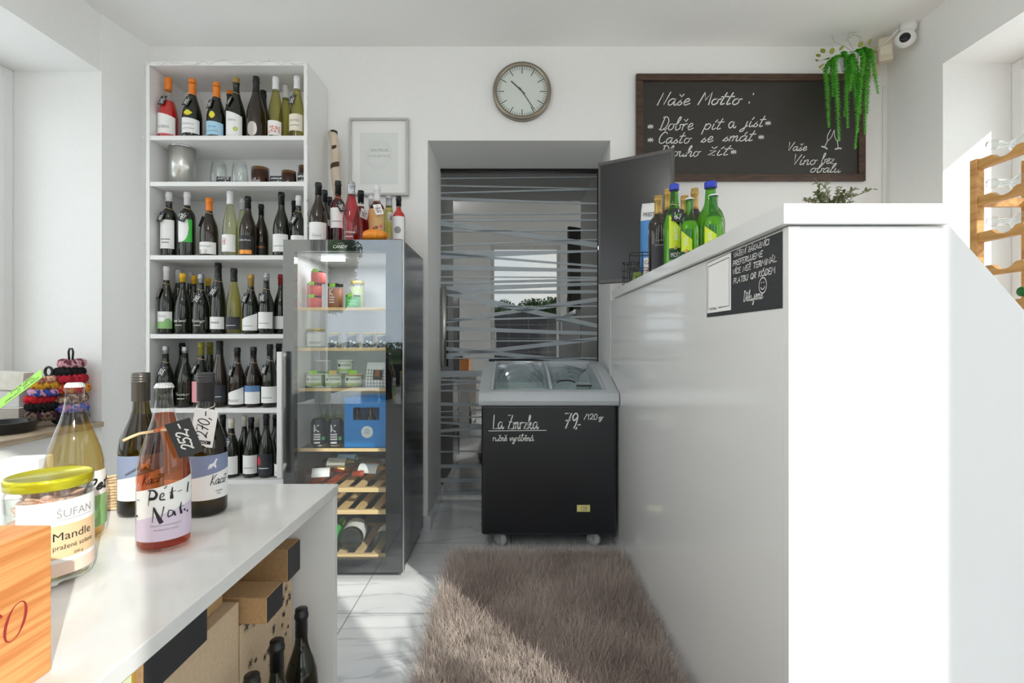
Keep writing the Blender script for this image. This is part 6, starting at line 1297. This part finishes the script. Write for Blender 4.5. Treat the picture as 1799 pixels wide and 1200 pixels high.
part(MB().lathe([(0, .012), (.016, .0105), (.0235, .006), (.0245, 0), (0, 0)], 28, 0, Matrix.Translation((-.006, -.022, -.033)) @ R90), 'eye', BLACKG, cm_)
part(MB().tube([(.015, .02, .06), (.02, .03, .085), (.02, .03, ZC - cm_.location.z - .004)], .009, 10).lathe([(.0, 0), (.034, 0), (.034, .003), (0, .003)], 20, 0, Matrix.Translation((.02, .03, ZC - cm_.location.z - .0035))), 'mount', PVC, cm_)
part(MB().tube([(-.03, .0, .028), (-.07, .03, .0), (-.115, .06, -.02)], .004, 8), 'cable', PVC, cm_)

# ------------------------------------------------------------------ dracaena by the display window behind the lens: its leaves shade floor and rug
dr_ = thing('potted_dracaena', 'tall potted dracaena with long arching leaves at the front window', 'plant', (1.24, -.40, 0))
part(MB().lathe([(0, 0), (.07, 0), (.09, .18), (.092, .19), (.084, .19), (.08, .16), (0, .16)], 28), 'pot', mat('pot_grey', (.2, .2, .2), .6), dr_)
part(MB().tube([(0, 0, .16), (.01, .0, .7), (0, .01, 1.25)], [.014, .012, .011], 8), 'stem', col(110, 96, 70, .8), dr_)
ra = random.Random(8); m = MB()
for k in range(11):
    a = k * 2.4; ln = ra.uniform(.24, .34); pts = []
    for i in range(9): f = i / 8; pts.append((ln * f * math.cos(a), ln * f * math.sin(a), 1.25 - .02 * (k % 5) + .42 * f - .42 * f * f * (1 + .4 * (k % 3))))
    vs = []
    for i, p in enumerate(pts): w = .012 * math.sin(PI * min(1, .15 + i / 8 * .85)) + .0008; vs += [(p[0] - w * math.sin(a), p[1] + w * math.cos(a), p[2]), (p[0] + w * math.sin(a), p[1] - w * math.cos(a), p[2])]
    m.add(vs, [(2 * i, 2 * i + 1, 2 * i + 3, 2 * i + 2) for i in range(8)], 0, True)
part(m, 'leaves', LEAFD, dr_, recalc=False)

# ------------------------------------------------------------------ low cabinet and fern under the front window, seen mirrored in the fridge door
sb = thing('window_cabinet', 'low black cabinet standing under the front window', 'cabinet', (-1.43, -.58, 0))
DKW = mat('black_cabinet', (.015, .015, .017), .4)
part(MB().box(-.55, .55, -.19, .17, .05, .62), 'carcass', DKW, sb, bevel=.002); part(MB().box(-.53, .53, -.18, .15, 0, .0495), 'plinth', DKW, sb)
for k in range(2):
    d_ = part(MB().box(-.545 + k * .55, -.005 + k * .55, .1705, .188, .06, .61), 'door', DKW, sb, bevel=.002)
    part(MB().tube([(-.06 + k * .12, .20, .35), (-.06 + k * .12, .20, .45)], .006, 8), 'handle', STEEL, d_)
pf_ = thing('potted_fern', 'dark leafy fern in a black pot on the low cabinet', 'plant', (-1.14, -.60, .6205))
part(MB().lathe([(0, 0), (.07, 0), (.095, .19), (.098, .20), (.09, .20), (.085, .17), (0, .17)], 28), 'pot', BLACK, pf_)
ra = random.Random(17); m = MB()
for k in range(38):
    a = ra.uniform(0, 2 * PI); ln = ra.uniform(.16, .30); up = ra.uniform(.12, .36)
    for i in range(12):
        f = .25 + .75 * i / 11; p = (ln * f * math.cos(a) * .7, ln * f * math.sin(a) * .5, .18 + up * 1.5 * f - up * .5 * f * f)
        for s_ in (-1, 1): leaf(m, p, (-s_ * math.sin(a) + .5 * math.cos(a), s_ * math.cos(a) + .5 * math.sin(a), .1), .045 * (1.15 - f), .014, 0, .1)
part(m, 'fronds', LEAFD, pf_, recalc=False)

# ------------------------------------------------------------------ added globe lamp, out of view, to brighten the deep room
gl_ = thing('added_fill_lamp', 'unseen white globe added as fill light under the ceiling over the display table', 'lamp', (-.95, .85, ZC))
part(MB().lathe([(0, -.001), (.05, -.001), (.045, -.02), (0, -.02)], 24), 'ceiling_rose', PVC, gl_); part(MB().tube([(0, 0, -.02), (0, 0, -.14)], .004, 8), 'cord', PVC, gl_)
part(MB().lathe([(.11 * math.sin(PI * i / 16), -.25 - .11 * math.cos(PI * i / 16)) for i in range(17)], 32), 'globe', emit('fill_globe', (1, .98, .96), 30), gl_)
